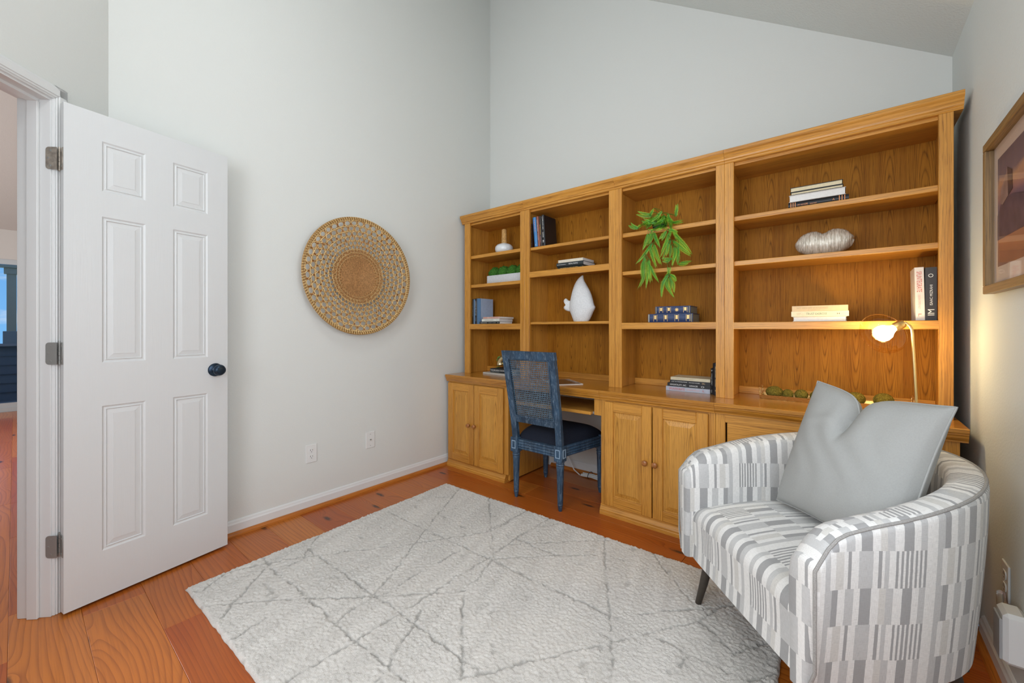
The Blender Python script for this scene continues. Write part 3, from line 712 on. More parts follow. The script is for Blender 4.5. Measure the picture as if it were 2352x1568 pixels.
# plan of the tub, centre line of the wall
TH = .088
ctr = []
xw, yb_, ys = .331, .655, .22
for k in range(9): ctr.append((-xw - .0 + .006 * math.sin(PI * k / 8), .0 + ys * k / 8))
for k in range(1, 40):
    a = PI * (1 - k / 40.0); e = 2.0 / 2.35
    cx = xw * math.copysign(abs(math.cos(a)) ** e, math.cos(a)); cy = ys + (yb_ - ys) * abs(math.sin(a)) ** e; ctr.append((cx, cy))
for k in range(9): ctr.append((xw - .006 * math.sin(PI * k / 8), ys * (1 - k / 8)))
ctr = [Vector((p[0], p[1], 0)) for p in ctr]
cum = [0.0]
for i in range(1, len(ctr)): cum.append(cum[-1] + (ctr[i] - ctr[i - 1]).length)
Ltot = cum[-1]
def rim(i):
    q = ctr[i].y / yb_; q = max(0, min(1, q)); front = .612 + .022 * math.sin(min(1, q * 1.6) * PI / 2)
    return front + .105 * (q ** 1.15) - .055 * max(0, 1 - ctr[i].y / .085) ** 2.2
def nrm(i):
    a = ctr[max(0, i - 1)]; b_ = ctr[min(len(ctr) - 1, i + 1)]; t_ = (b_ - a).normalized(); return Vector((t_.y, -t_.x, 0))    # to the left of travel = outwards?
# outward direction check: first point is the left arm, outside is -x
sgn = 1 if nrm(4).x < 0 else -1
ZB = .205
def section(i):
    zt = rim(i); n_ = nrm(i) * sgn; h = TH / 2; pts = []
    def P(o, z): return ctr[i] + n_ * o + Vector((0, 0, z))
    prof = [(h - .030, ZB)]
    for k in range(1, 9): prof.append((h - .030 * (1 - k / 8.0) ** 1.5, ZB + (zt - .026 - ZB) * k / 8.0))
    prof += [(h - .001, zt - .015), (h - .008, zt - .005), (h - .022, zt)]
    prof += [(-h + .030, zt - .001), (-h + .012, zt - .008), (-h + .003, zt - .022)]
    for k in range(1, 7): prof.append((-h - .004 * math.sin(PI * k / 6), zt - .022 - (zt - .022 - .34) * k / 6.0))
    prof.append((-h, ZB))
    acc = 0; out_ = []
    for k, (o_, z_) in enumerate(prof):
        if k: acc += math.hypot(o_ - prof[k - 1][0], z_ - prof[k - 1][1])
        out_.append((P(o_, z_), acc))
    return out_
SEC = [section(i) for i in range(len(ctr))]; ns = len(SEC[0])
sh = MB()
# outside keeps absolute heights in v so that the blocks line up
def vmap(i, j):
    p, acc = SEC[i][j]; z_ = p.z
    if j <= 10: return z_
    if j == 11: return z_ + .02
    return 1.46 - z_ if j > 12 else 1.44 - z_
sh.grid(lambda i, j: SEC[i][j][0], len(ctr), ns, uvf=lambda i, j: (cum[min(i, len(ctr) - 1)] * 1.0, vmap(min(i, len(ctr) - 1), min(j, ns - 1))))
for e_, fl_ in ((0, 1), (len(ctr) - 1, 0)):       # rounded arm fronts
    n_ = nrm(e_) * sgn; pr = [SEC[e_][k][0] for k in range(ns)]; cen = ctr[e_]
    rings = []
    for (fwd, shr) in ((0, 0), (.010, .004), (.016, .012)):
        rr = []
        for p in pr:
            o_ = (p - cen).dot(n_); z_ = p.z
            o2 = o_ - math.copysign(min(shr, abs(o_)), o_); z2 = z_ - (shr if z_ > .5 else 0)
            rr.append(cen + n_ * o2 + Vector((0, -fwd, z2)))
        rings.append(rr)
    vs = [p for r_ in rings for p in r_]; fs = []; uvs = []
    for a in range(2):
        for k in range(ns - 1):
            fs.append((a * ns + k, a * ns + k + 1, (a + 1) * ns + k + 1, (a + 1) * ns + k))
    fs.append(tuple(range(2 * ns, 3 * ns)))
    uvs = [[(vs[q].x * 1.0 + .05, vs[q].z) for q in f] for f in fs]
    sh.add(vs, fs, uvs)
sh.add([SEC[i][0][0] for i in range(len(ctr))] + [SEC[i][-1][0] for i in range(len(ctr))], [(i, i + 1, len(ctr) + i + 1, len(ctr) + i) for i in range(len(ctr) - 1)])
sh.build('shell', M['fabric'], ac, True, ang=50)
# piping along the outer top edge and down the arm fronts
def pipe(pts): return MB().tube(pts, .0042, 8)
pp_ = []
for i in range(1, len(ctr) - 1): n_ = nrm(i) * sgn; pp_.append(ctr[i] + n_ * (TH / 2 - .006) + Vector((0, 0, rim(i) - .006)))
dn0 = [ctr[0] + nrm(0) * sgn * (TH / 2 - .004 - (.026 if z_ < .22 else 0)) + Vector((0, -.012, z_)) for z_ in (.21, .28, .36, .44, .50, .535)]
dn1 = [ctr[-1] + nrm(len(ctr) - 1) * sgn * (TH / 2 - .004 - (.026 if z_ < .22 else 0)) + Vector((0, -.012, z_)) for z_ in (.21, .28, .36, .44, .50, .535)]
pipem = plain('dark piping cord', '#94928e', .9, noise=.15, nscale=300)
pipe(dn0 + pp_ + dn1[::-1]).build('piping', pipem, ac, True)
# seat: one waterfall cushion, its front runs down to the base
st_prof = []            # (y,z) from the rear to the bottom of the front
for k in range(13): y_ = .585 - .53 * k / 12.0; st_prof.append((y_, .4185 + .026 * math.sin(PI * min(1, max(0, (.60 - y_) / .545))) ** .8))
for k in range(1, 9): a = PI / 2 * k / 8; st_prof.append((.055 - .052 * math.sin(a) - .0, .4205 - .052 + .052 * math.cos(a) - .002))
for k in range(1, 7): st_prof.append((.003 + .004 * math.sin(PI * k / 6.0), .3665 - (.3665 - .208) * k / 6.0))
nx_ = 25; hw_ = .2905
cs_ = [0.0]
for k in range(1, len(st_prof)): cs_.append(cs_[-1] + math.hypot(st_prof[k][0] - st_prof[k - 1][0], st_prof[k][1] - st_prof[k - 1][1]))
def seatp(i, j):
    x = -hw_ + 2 * hw_ * i / (nx_ - 1); q = abs(x) / hw_; y_, z_ = st_prof[j]
    lim = hw_ if y_ < .25 else max(.05, hw_ * (1 - max(0, (y_ - .25) / .36) ** 2.4 * .62))
    x = x / hw_ * lim
    am = max(0.0, min(1.0, (z_ - .30) / .12)); am = am * am * (3 - 2 * am)
    return (x, y_ + .004 * (q ** 8), z_ + am * (.012 * (1 - q ** 4) - .014 * q ** 6))
se = MB().grid(seatp, nx_, len(st_prof), uvf=lambda i, j: (-hw_ + 2 * hw_ * i / (nx_ - 1) + .11, .62 - cs_[min(j, len(st_prof) - 1)]))
se.build('seat', M['fabric'], ac, True, ang=60)
MB().box(-.29, .29, .02, .50, .196, .214).build('base_frame', M['black'], ac)
legm = plain('dark brown tapered leg', '#3a332c', .4, noise=.2, nscale=30)
for (lx, ly) in ((-.255, .060), (.255, .060), (-.215, .52), (.215, .52)):
    dx = .030 if lx > 0 else -.030; dy = -.030 if ly < .2 else .035
    MB().tube([(lx, ly, .205), (lx + dx * .5, ly + dy * .5, .105), (lx + dx, ly + dy, .0158 if ly < .2 and lx < 0 else .002)], [.019, .0155, .0115], 16).build('leg', legm, ac, True)

# ------------------------------------------------------------------ pillow
def pillow():
    nu, nv = 61, 57; A, B, T = .232, .248, .092
    o = thing('throw_pillow', 'large pale grey throw pillow with a dented top, propped in the striped armchair', 'pillow', (0, 0, 0))
    def outline(u, v):
        x = A * u * (.93 + .07 * v * v)
        z = B * v * (.93 + .07 * u * u)
        return x, z
    def side(sg):
        def P(i, j):
            u = -1 + 2 * i / (nu - 1.0); v = -1 + 2 * j / (nv - 1.0); x, z = outline(u, v)
            q = max(0, (1 - u ** 2)) * max(0, (1 - v ** 2)); th = T * (q ** .42) * (1 - .10 * v)
            # karate chop: a valley from the middle of the upper edge
            u0 = -.10 + .20 * (1 - v) * .4; g = .74 * math.exp(-(abs(u - u0) / .10) ** 1.35) + .26 * math.exp(-((u - u0) / .34) ** 2); k = max(0, min(1, (v - .05) / .95)); k = k * k * (3 - 2 * k)
            z -= .076 * g * k; th *= (1 - .62 * g * k)
            x += .020 * k * (u - u0) * math.exp(-((u - u0) / .5) ** 2) * -1
            # soft wrinkles
            wr = .0035 * math.sin(13 * u + 7 * v + 2 * math.sin(5 * v)) * q * (.3 + .7 * max(0, v)) + .004 * math.exp(-((v - .45 - .35 * (u + .5)) / .07) ** 2) * math.exp(-((u + .45) / .3) ** 2)
            if sg < 0: wr *= 1.6
            return (x, sg * (th + wr * (1 if q > 0 else 0)), z)
        return P
    mb = MB(); mb.grid(side(-1), nu, nv); mb.grid(side(1), nu, nv, flip=True)
    pm = plain('pale grey linen', (.345, .352, .338), .9, noise=.03, nscale=250, bump=.2, bscale=700, spec=.15)
    c_ = mb.build('cover', pm, o, True, ang=70)
    edge = [side(1)(i, 0) for i in range(nu)] + [side(1)(nu - 1, j) for j in range(1, nv)] + [side(1)(i, nv - 1) for i in range(nu - 2, -1, -1)] + [side(1)(0, j) for j in range(nv - 2, 0, -1)]
    MB().tube([(p[0], 0, p[2]) for p in edge], .0032, 6, closed=True).build('seam', pm, o, True)
    return o
pw = pillow()
Ma = Matrix.Translation((2.323, -1.324, 0)) @ Matrix.Rotation(math.atan2(-.742, .67), 4, 'Z') @ Matrix.Translation((.025, .405, .693)) @ Matrix.Rotation(math.radians(4), 4, 'Z') @ Matrix.Rotation(math.radians(-19), 4, 'X') @ Matrix.Rotation(math.radians(2), 4, 'Y')
pw.location = Ma.to_translation(); pw.rotation_euler = Ma.to_euler()

# ------------------------------------------------------------------ blue desk chair
def blue():
    m, t, b = newmat('distressed blue paint'); v = ocoord(t)
    base = ramp_(t, noise_(t, v, 9, 3), [(.3, lin('#1b3043')), (.7, lin('#2e4b64'))])
    s1 = noise_(t, map_(t, v, (90, 90, 12)), 1, 6, .75, .8)
    col = mix_(t, math_(t, 'MULTIPLY', ramp_(t, s1, [(.50, (0, 0, 0, 1)), (.66, (1, 1, 1, 1))]), .42), base, lin('#8fa3b4'))
    s2 = noise_(t, map_(t, v, (25, 25, 25)), 1, 4, .6)
    col = mix_(t, math_(t, 'MULTIPLY', ramp_(t, s2, [(.55, (0, 0, 0, 1)), (.68, (1, 1, 1, 1))]), .35), col, lin('#17283a'))
    t.links.new(col, b.inputs['Base Color']); b.inputs['Roughness'].default_value = .5; bump_(t, b, s1, .2, .001); return m
M['blue'] = blue()
M['navy'] = plain('black navy seat cloth', (.011, .014, .024), .85, noise=.3, nscale=300, bump=.15, bscale=900, spec=.2)
ch = thing('desk_chair', 'distressed blue wooden chair with caned back and black seat, tucked under the worktop', 'chair', (1.066, -.48, 0))
RX = (-.183, .170); FX = (-.236, .226); RYp, FYp = -.222, .205
legp = [(.0001, 0), (.0105, 0), (.0125, .012), (.0145, .022), (.0165, .034), (.0185, .040), (.0165, .046), (.0185, .052), (.0185, .06), (.0235, .255), (.0255, .275), (.0235, .283), (.0275, .290), (.0235, .298), (.0275, .305), (.0265, .312), (.0001, .316)]
def chair_leg(x, y, b0=.312, b1=.408, rear=False):
    mb = MB().lathe(legp, 24, x, y, 0, cap=False, flute=(8, 9, 8, .10))
    mb.box(x - .029, x + .029, y - .029, y + .029, b0, b1, .002)
    o = mb.build('leg', M['blue'], ch, True, ang=35)
    # carved square on the block
    for (dx, dy, ax) in ((0, -1, 'x'), (1 if x > 0 else -1, 0, 'y')):
        f = MB(); c = .029
        for (u0, u1, w0, w1) in ((-.016, .016, .335, .340), (-.016, .016, .384, .389), (-.016, -.0115, .340, .384), (.0115, .016, .340, .384)):
            if ax == 'x': f.box(x + u0, x + u1, y - c - .003, y - c + .001, w0, w1)
            else: f.box(x + dx * c - .001, x + dx * (c + .003), y + u0, y + u1, w0, w1) if dx > 0 else f.box(x - c - .003, x - c + .001, y + u0, y + u1, w0, w1)
        q = f.build('carved_square', plain('worn pale edge', '#8aa0b4', .6) if 'edge' not in M else M['edge'], o); M['edge'] = q.data.materials[0]
for x in RX: chair_leg(x, RYp)
for x in FX: chair_leg(x, FYp)
def rail(p0, p1, z0, z1, w):
    a, b_ = Vector(p0 + (0,)), Vector(p1 + (0,)); d = (b_ - a).normalized(); n_ = Vector((d.y, -d.x, 0))
    prof = [(-w / 2, z0), (w / 2 - .003, z0), (w / 2, z0 + .006), (w / 2 - .005, z0 + .012), (w / 2, z0 + .020), (w / 2 - .004, z0 + .030), (w / 2, z0 + .038), (w / 2 - .004, z0 + .048), (w / 2, z0 + .056), (w / 2 - .002, z1), (-w / 2, z1)]
    vs = [a + n_ * o_ + Vector((0, 0, z_)) for o_, z_ in prof] + [b_ + n_ * o_ + Vector((0, 0, z_)) for o_, z_ in prof]; n = len(prof)
    return MB().add(vs, [(i, (i + 1) % n, n + (i + 1) % n, n + i) for i in range(n)] + [tuple(range(n)), tuple(range(n, 2 * n))])
rail((RX[0] + .029, RYp), (RX[1] - .029, RYp), .335, .400, .040).build('seat_rail', M['blue'], ch)
for s_ in (0, 1):
    a = (RX[s_], RYp + .029); b_ = (FX[s_], FYp - .029)
    (rail(a, b_, .335, .400, .040) if s_ == 1 else rail(b_, a, .335, .400, .040)).build('seat_rail', M['blue'], ch)
rail((FX[1] - .029, FYp), (FX[0] + .029, FYp), .335, .400, .040).build('seat_rail', M['blue'], ch)
# seat cushion: domed
def cush(i, j):
    u = -1 + 2 * i / 24.0; v_ = -1 + 2 * j / 20.0; y = RYp + .010 + (FYp - RYp + .018) * (v_ + 1) / 2; wd = (.170 + (.245 - .170) * (v_ + 1) / 2)
    e = (max(0, 1 - abs(u) ** 5) * max(0, 1 - abs(v_) ** 5)); return (-.005 + u * wd, y, .4005 + .078 * e ** .45)
MB().grid(cush, 25, 21).add([cush(0, 0), cush(24, 0), cush(24, 20), cush(0, 20)], [(3, 2, 1, 0)]).build('seat', M['navy'], ch, True, ang=80)
# back: leaning frame, local y grows away from the sitter (towards the camera = -y)
zb0, zb1 = .400, 1.000; yb0, yb1 = RYp - .004, RYp - .125
def by(z): q = (z - zb0) / (zb1 - zb0); return yb0 + (yb1 - yb0) * (q ** 1.15)
def stile(x0, x1, x0t, x1t, z0, z1, th, n=8):
    mb = MB(); vs = []
    for k in range(n + 1):
        z_ = z0 + (z1 - z0) * k / n; q = k / n; a, b_ = x0 + (x0t - x0) * q, x1 + (x1t - x1) * q; y_ = by(z_)
        e = .004
        vs += [(a + e, y_ - th / 2, z_), (b_ - e, y_ - th / 2, z_), (b_, y_ - th / 2 + e, z_), (b_, y_ + th / 2 - e, z_), (b_ - e, y_ + th / 2, z_), (a + e, y_ + th / 2, z_), (a, y_ + th / 2 - e, z_), (a, y_ - th / 2 + e, z_)]
    fs = []
    for k in range(n):
        for q in range(8): fs.append((k * 8 + q, k * 8 + (q + 1) % 8, k * 8 + 8 + (q + 1) % 8, k * 8 + 8 + q))
    fs += [tuple(range(8)), tuple(range(n * 8, n * 8 + 8))]
    return mb.add(vs, fs)
LX0, LX1, RX0_, RX1_ = -.205, .193, -.200, .212        # outer edges at the bottom / top : left bottom, right bottom, left top, right top
sw = .045
stile(-.203, -.203 + sw, -.200, -.200 + sw, .402, .985, .034).build('back_stile', M['blue'], ch)
stile(.193 - sw, .193, .212 - sw, .212, .402, .985, .034).build('back_stile', M['blue'], ch)
def brail(z0, z1, x0, x1, th): 
    return stile(x0, x1, x0, x1, z0, z1, th, 3)
brail(.951, 1.000, -.2005, .2125, .0345).build('top_rail', M['blue'], ch)
brail(.522, .562, -.156, .150, .030).build('lower_rail', M['blue'], ch)
# raised bead round the caned field
bd = MB(); 
for (a, b_) in (((-.153, .565), (-.152, .948)), ((.149, .565), (.163, .948)), ((-.153, .565), (.149, .565)), ((-.152, .948), (.163, .948))):
    bd.tube([(a[0], by(a[1]) - .014, a[1]), (b_[0], by(b_[1]) - .014, b_[1])], .0045, 6)
bd.build('bead', M['blue'], ch, True)
cane = MB(); nc, nr = 25, 31; canem = plain('blue-grey stained cane', '#4d6272', .6, noise=.25, nscale=40)
zc0, zc1 = .560, .953
def cx_(q, z_): r_ = (z_ - zc0) / (zc1 - zc0); a = -.158; b_ = .152 + (.168 - .152) * r_; return a + (b_ - a) * q
def strip(p0, p1, w, off):
    p0, p1 = Vector(p0), Vector(p1); d = (p1 - p0).normalized(); n_ = Vector((0, 1, .2)).normalized(); s_ = d.cross(n_).normalized() * (w / 2); o_ = n_ * off
    cane.add([p0 - s_ + o_, p0 + s_ + o_, p1 + s_ + o_, p1 - s_ + o_], [(0, 1, 2, 3)])
def cpt(q, z_): return (cx_(q, z_), by(z_), z_)
for i in range(nc):
    q = i / (nc - 1.0)
    for k in range(6): strip(cpt(q, zc0 + (zc1 - zc0) * k / 6), cpt(q, zc0 + (zc1 - zc0) * (k + 1) / 6), .0050, 0)
for j_ in range(nr):
    z_ = zc0 + (zc1 - zc0) * j_ / (nr - 1.0); strip(cpt(0, z_), cpt(1, z_), .0050, .0006)
co = cane.build('cane_panel', canem, ch); co['kind'] = 'stuff'
so = co.modifiers.new('thick', 'SOLIDIFY'); so.thickness = .0012
# ------------------------------------------------------------------ lettering
_txt = {}
def text_mesh(s, w, h):
    """flat letters in the XZ plane facing -Y, fitted to w x h, origin at the lower left"""
    cu = bpy.data.curves.new('letters', 'FONT'); cu.body = s; cu.size = 1.0; cu.resolution_u = 2
    ob = bpy.data.objects.new('letters', cu); C.objects.link(ob); bpy.context.view_layer.update()
    dg = bpy.context.evaluated_depsgraph_get(); me = bpy.data.meshes.new_from_object(ob.evaluated_get(dg))
    bpy.data.objects.remove(ob); bpy.data.curves.remove(cu)
    v = np.array([q.co[:] for q in me.vertices]); lo, hi = v.min(0), v.max(0)
    sx, sy = w / max(1e-6, hi[0] - lo[0]), h / max(1e-6, hi[1] - lo[1])
    for q in me.vertices: x, y, z = q.co; q.co = ((x - lo[0]) * sx, 0, (y - lo[1]) * sy)
    me.update(); return me
def letters(s, w, h, mat, parent, loc, rot=(0, 0, 0), name='title'):
    me = text_mesh(s, w, h); me.name = name; me.materials.append(mat); o = bpy.data.objects.new(name, me); C.objects.link(o)
    o.parent = parent; o.location = loc; o.rotation_euler = rot; return o
INK = {'white': plain('white print', (.72, .72, .70), .6), 'black': plain('black print', (.03, .03, .03), .6), 'red': plain('red print', (.55, .09, .07), .6), 'gold': plain('gold print', (.62, .42, .16), .35, .6),
       'orange': plain('orange print', (.72, .28, .10), .6), 'grey': plain('grey print', (.42, .42, .40), .6), 'tan': plain('tan print', (.50, .36, .20), .6), 'green': plain('green print', (.10, .22, .12), .6), 'pink': plain('pink print', (.70, .36, .36), .6), 'amber': plain('amber print', (.75, .40, .08), .6)}
PAGE = plain('book pages', (.66, .63, .56), .9, noise=.06, nscale=120); PAGEC = plain('cream book pages', (.70, .60, .40), .9, noise=.06, nscale=120); PAGEW = plain('white book pages', (.74, .72, .69), .9, noise=.04, nscale=120)

# ------------------------------------------------------------------ books
_cov = {}
def cover_mat(c):
    if c not in _cov: _cov[c] = plain('book cover ' + c, c, .45, noise=.05, nscale=50)
    return _cov[c]
def book(label, L, Wd, T, cover, loc, rot=(0, 0, 0), page=None, group=None, spine_front=True, paper=False, texts=(), bands=()):
    """local: spine along X (0..L) facing -Y, pages to +Y, thickness 0..T in Z. spine_front=False shows the fore-edge to -Y."""
    o = thing('book', label, 'book', loc, rot, group); cm = cover_mat(cover); ct = .0012 if paper else .0026; ov = 0 if paper else .0035
    mb = MB()
    if spine_front:
        if paper: mb.box(0, L, 0, Wd, 0, ct).box(0, L, 0, Wd, T - ct, T).box(0, L, 0, ct, ct, T - ct)
        else:
            mb.box(0, L, .006, Wd, 0, ct, .0006).box(0, L, .006, Wd, T - ct, T, .0006)
            n = 7; pr = [(.0065 - .0065 * math.sin(PI * k / (n - 1)), T * k / (n - 1)) for k in range(n)]; inn = [(.0085 - .005 * math.sin(PI * k / (n - 1)), T * k / (n - 1)) for k in range(n)]
            mb.prism(pr + inn[::-1], 'x', 0, L)
        mb.build('cover', cm, o); MB().box(ov, L - ov, ct + .004 if not paper else ct, Wd - ov, ct, T - ct).build('pages', page or PAGE, o)
    else:
        mb.box(0, L, 0, Wd - .006, 0, ct, .0006).box(0, L, 0, Wd - .006, T - ct, T, .0006).box(0, L, Wd - .006, Wd - .0035, ct, T - ct)
        mb.build('cover', cm, o); MB().box(ov, L - ov, ov, Wd - .006, ct, T - ct).build('pages', page or PAGE, o)
    for (s, x, z, w, h, ink) in texts: letters(s, w, h, INK[ink], o, (x, -.0007, z))
    for (x0, x1, z0, z1, ink) in bands: MB().box(x0, x1, -.0009, .0003 if True else 0, z0, z1).build('band', INK[ink], o)
    return o
def flat(label, x, y, z, L, Wd, T, cover, rz=0, **k): return book(label, L, Wd, T, cover, (x, y, z), (0, 0, math.radians(rz)), **k)
def up(label, x, y, z, L, Wd, T, cover, lean=0, rev=False, **k):
    """standing, spine to -Y. x = left face. reads downwards, or upwards with rev"""
    if not rev: return book(label, L, Wd, T, cover, (x, y, z + L), (0, PI / 2 + math.radians(lean), 0), **k)
    return book(label, L, Wd, T, cover, (x + T, y, z), (0, -PI / 2 + math.radians(lean), 0), **k)
e = .0006
# hutch 1, middle shelf (z 1.183)
g = 'upright books of the corner hutch'
up('black book standing against the left side of the corner hutch', .0905, -.335, 1.1835, .218, .15, .016, '#1b1a1d', group=g, texts=[('HIDDEN DEPTHS', .02, .005, .13, .005, 'grey')])
up('thin steel blue book between two dark books on the corner hutch shelf', .1075, -.335, 1.1835, .215, .15, .014, '#5c7896', group=g)
up('thick black book with white lettering between two blue books', .1225, -.335, 1.1835, .222, .155, .030, '#1c2026', group=g, texts=[('LIVING IN STYLE', .022, .009, .125, .011, 'white'), ('JASON', .165, .010, .03, .008, 'grey')])
gb_ = up('thick grey blue book, rightmost of the upright books in the corner hutch', .1535, -.335, 1.1835, .220, .16, .040, '#9fb0c8', group=g)
MB().box(.0005, .2195, -.0008, .004, .0006, .0394).build('spine_cloth', plain('blue spine cloth', '#54789c', .6), gb_)
g = 'flat books of the corner hutch'
flat('black paperback at the bottom of the small stack of three', .218, -.372, 1.1835, .225, .16, .019, '#141816', group=g, paper=True, page=PAGEW, texts=[('UNDERSTANDING', .012, .006, .075, .006, 'white'), ('ANDREW T. STEVENS', .10, .006, .085, .006, 'grey'), ('B', .205, .006, .006, .007, 'white')])
flat('white paperback in the middle of the small stack of three', .243, -.370, 1.2035, .195, .17, .021, '#cfd0c6', group=g, paper=True, page=PAGEW, texts=[('The Gardening Speaker', .030, .007, .10, .008, 'black'), ('B', .165, .006, .007, .009, 'grey')])
flat('pinkish paperback on top of the small stack of three', .254, -.368, 1.2255, .190, .175, .016, '#c5a79a', group=g, paper=True, page=PAGEW, texts=[('LETTERS', .006, .004, .045, .008, 'red'), ('A Lasting Change of Heart', .07, .004, .10, .008, 'red')])
# hutch 1, worktop: glossy magazine-like book and dark book
flat('wide pale coffee-table book lying under the dark book on the corner worktop', .238, -.352, ZC + e, .30, .20, .014, '#b9b4ab', rz=-3, paper=True, page=PAGEW)
flat('dark hardback under the golden shell planter', .300, -.332, ZC + .0152, .235, .165, .034, '#22262a', rz=-2, texts=[('THE BROKEN CONTRACT', .008, .014, .19, .012, 'white'), ('A NOVEL OF THE CITY', .010, .005, .10, .005, 'grey')])
# hutch 2, top shelf (1.760)
g = 'upright books beside the black hardback'
up('brown spotted book squeezed against the left side of the fish hutch', .7435, -.352, 1.7605, .190, .15, .010, '#4a2a18', group=g, bands=[(.03 + .03 * k, .033 + .03 * k, .003, .006, 'gold') for k in range(5)])
up('bright blue book leaning left, with red lettering', .7690, -.368, 1.7635, .225, .16, .0285, '#3f7fb8', lean=-5.0, group=g, texts=[('TRAVELS', .02, .013, .09, .009, 'pink'), ('PB', .205, .010, .012, .008, 'white')])
up('rust brown book leaning between the bright blue and the black books', .8005, -.366, 1.7630, .228, .16, .0215, '#8c4f3c', lean=-4.6, group=g, texts=[('ANOTHER TURN', .025, .008, .09, .006, 'white'), ('M. WALDEN', .13, .008, .05, .005, 'white')])
up('dark brown book with amber lettering, leaning', .8250, -.366, 1.7630, .226, .16, .0200, '#2c2422', lean=-4.2, group=g, texts=[('EVERYMAN', .065, .006, .075, .008, 'amber'), ('GARLAND', .15, .006, .05, .006, 'pink')])
up('large black hardback leaning at the right end of the upright row', .8475, -.364, 1.7630, .232, .165, .0230, '#15171c', lean=-3.6, group=g, texts=[('COMPLICITY, INC.', .012, .006, .10, .011, 'white'), ('DEMNER', .13, .006, .04, .010, 'white'), ('B', .19, .006, .018, .010, 'white')])
g = 'flat books above the fish'
flat('black book with small gold lettering at the bottom of the stack above the fish', .985, -.345, 1.5725, .200, .15, .020, '#1d2220', group=g, page=PAGEC, texts=[('THE BRIEF & LIVES OF MEN', .02, .006, .15, .008, 'gold')])
flat('charcoal hardback with white lettering in the stack above the fish', .977, -.350, 1.5930, .222, .18, .030, '#2c3436', group=g, page=PAGEW, texts=[('JOHN MARSHALL', .008, .011, .075, .007, 'white'), ('METAL PEOPLE', .105, .011, .075, .010, 'white')])
flat('ivory book on top of the stack above the fish', .988, -.342, 1.6235, .205, .16, .020, '#d8cfbb', group=g, paper=True, page=PAGEW)
# worktop 2: flat magazine
mz = thing('magazine', 'flat magazine with a brown cover lying on the worktop behind the blue chair', 'magazine', (1.06, -.40, ZC + e), (0, 0, math.radians(-38)))
MB().box(-.14, .14, -.10, .10, 0, .004).build('pages', PAGEW, mz); MB().box(-.132, .132, -.093, .093, .0041, .0046).build('cover', plain('brown photo cover', '#5a4030', .3, noise=.5, nscale=18), mz)
for (s, x, y, w, h, i_) in (('WINTER', -.12, .060, .22, .025, 'white'), ('ESCAPE', -.11, -.075, .10, .012, 'white')): letters(s, w, h, INK[i_], mz, (x, y, .0050), (-PI / 2, 0, 0))
# hutch 3: two leather volumes (z 1.181)
g = 'blue leather volumes'
def volume(label, x, y, z, L, T, xs, star=None):
    o = flat(label, x, y, z, L, .19, T, '#22345c', group=g, page=plain('grey page edges', '#8b8570', .9), rz=3)
    for a in xs:
        MB().box(a - .011, a - .0095, -.0012, .004, .006, T - .006).build('gilt_band', INK['gold'], o); MB().box(a + .0095, a + .011, -.0012, .004, .006, T - .006).build('gilt_band', INK['gold'], o); MB().box(a - .0055, a + .0055, -.0012, .004, T * .38, T - .009).build('gilt_stamp', INK['gold'], o)
    for a in (.004, L - .009): MB().box(a, a + .005, -.0008, .004, .003, T - .003).build('headband', plain('pale headband', '#b9b39c', .8) if 'hb' not in M else M['hb'], o); M['hb'] = o.children[-1].data.materials[0]
    if star:
        mb = MB()
        for k in range(8):
            a = PI * k / 8; c, s_ = math.cos(a), math.sin(a); r = .012 if k % 2 == 0 else .009
            mb.add([(star + c * r - s_ * .0007, -.0012, T / 2 + s_ * r + c * .0007), (star + c * r + s_ * .0007, -.0012, T / 2 + s_ * r - c * .0007), (star - c * r + s_ * .0007, -.0012, T / 2 - s_ * r - c * .0007), (star - c * r - s_ * .0007, -.0012, T / 2 - s_ * r + c * .0007)], [(0, 1, 2, 3)])
        mb.build('gilt_star', INK['white'] if False else INK['gold'], o)
    return o
volume('thick blue leather volume with four gilt bands, lower of the pair', 1.668, -.372, 1.1815, .262, .052, (.046, .108, .172, .236))
volume('blue leather volume with a gilt star, upper of the pair', 1.712, -.368, 1.2341, .205, .045, (.036, .082, .176), .128)
# hutch 3 worktop stack
g = 'stack of flat books beside the upright black pair'
z0 = ZC + e
flat('silver paperback with red title SPLINTEGRATE at the bottom of the worktop stack', 1.757, -.306, z0, .254, .155, .026, '#a9aebb', rz=-0.5, group=g, paper=True, page=PAGEW, texts=[('SPLINTEGRATE', .020, .006, .092, .014, 'red'), ('DEBORAH TEPPER HALEY', .125, .009, .072, .007, 'pink'), ('L', .214, .008, .011, .010, 'red')])
flat('black book with bold white title in the worktop stack', 1.765, -.303, z0 + .0265, .246, .155, .021, '#17181a', rz=-.5, group=g, paper=True, page=PAGEW, texts=[('IMMORTALITY, INC.', .016, .005, .098, .011, 'white'), ('SHPANCER', .130, .006, .048, .009, 'white'), ('O', .196, .005, .018, .010, 'white')])
flat('black paperback with thin white lettering in the worktop stack', 1.780, -.302, z0 + .0480, .231, .15, .018, '#1b1c20', rz=-.5, group=g, paper=True, page=PAGEW, texts=[('LOST IN TRANSLATION', .010, .006, .092, .006, 'white'), ('NICOLE MONES', .112, .006, .062, .005, 'white'), ('DELL', .186, .004, .018, .009, 'tan')])
flat('cream paperback on top of the worktop stack', 1.784, -.301, z0 + .0665, .227, .15, .0175, '#cdc3a6', rz=-.5, group=g, paper=True, page=PAGEC, texts=[('CALIFORNIA STATE OF GRACE', .016, .005, .115, .007, 'tan')])
up('thin black upright book with white lettering next to the worktop stack', 2.0145, -.312, z0, .150, .13, .014, '#141414', texts=[('S', .008, .004, .008, .006, 'white'), ('IN THE AGE OF IMPUNITY', .030, .005, .068, .004, 'white'), ('PRESS', .124, .004, .016, .004, 'white')])
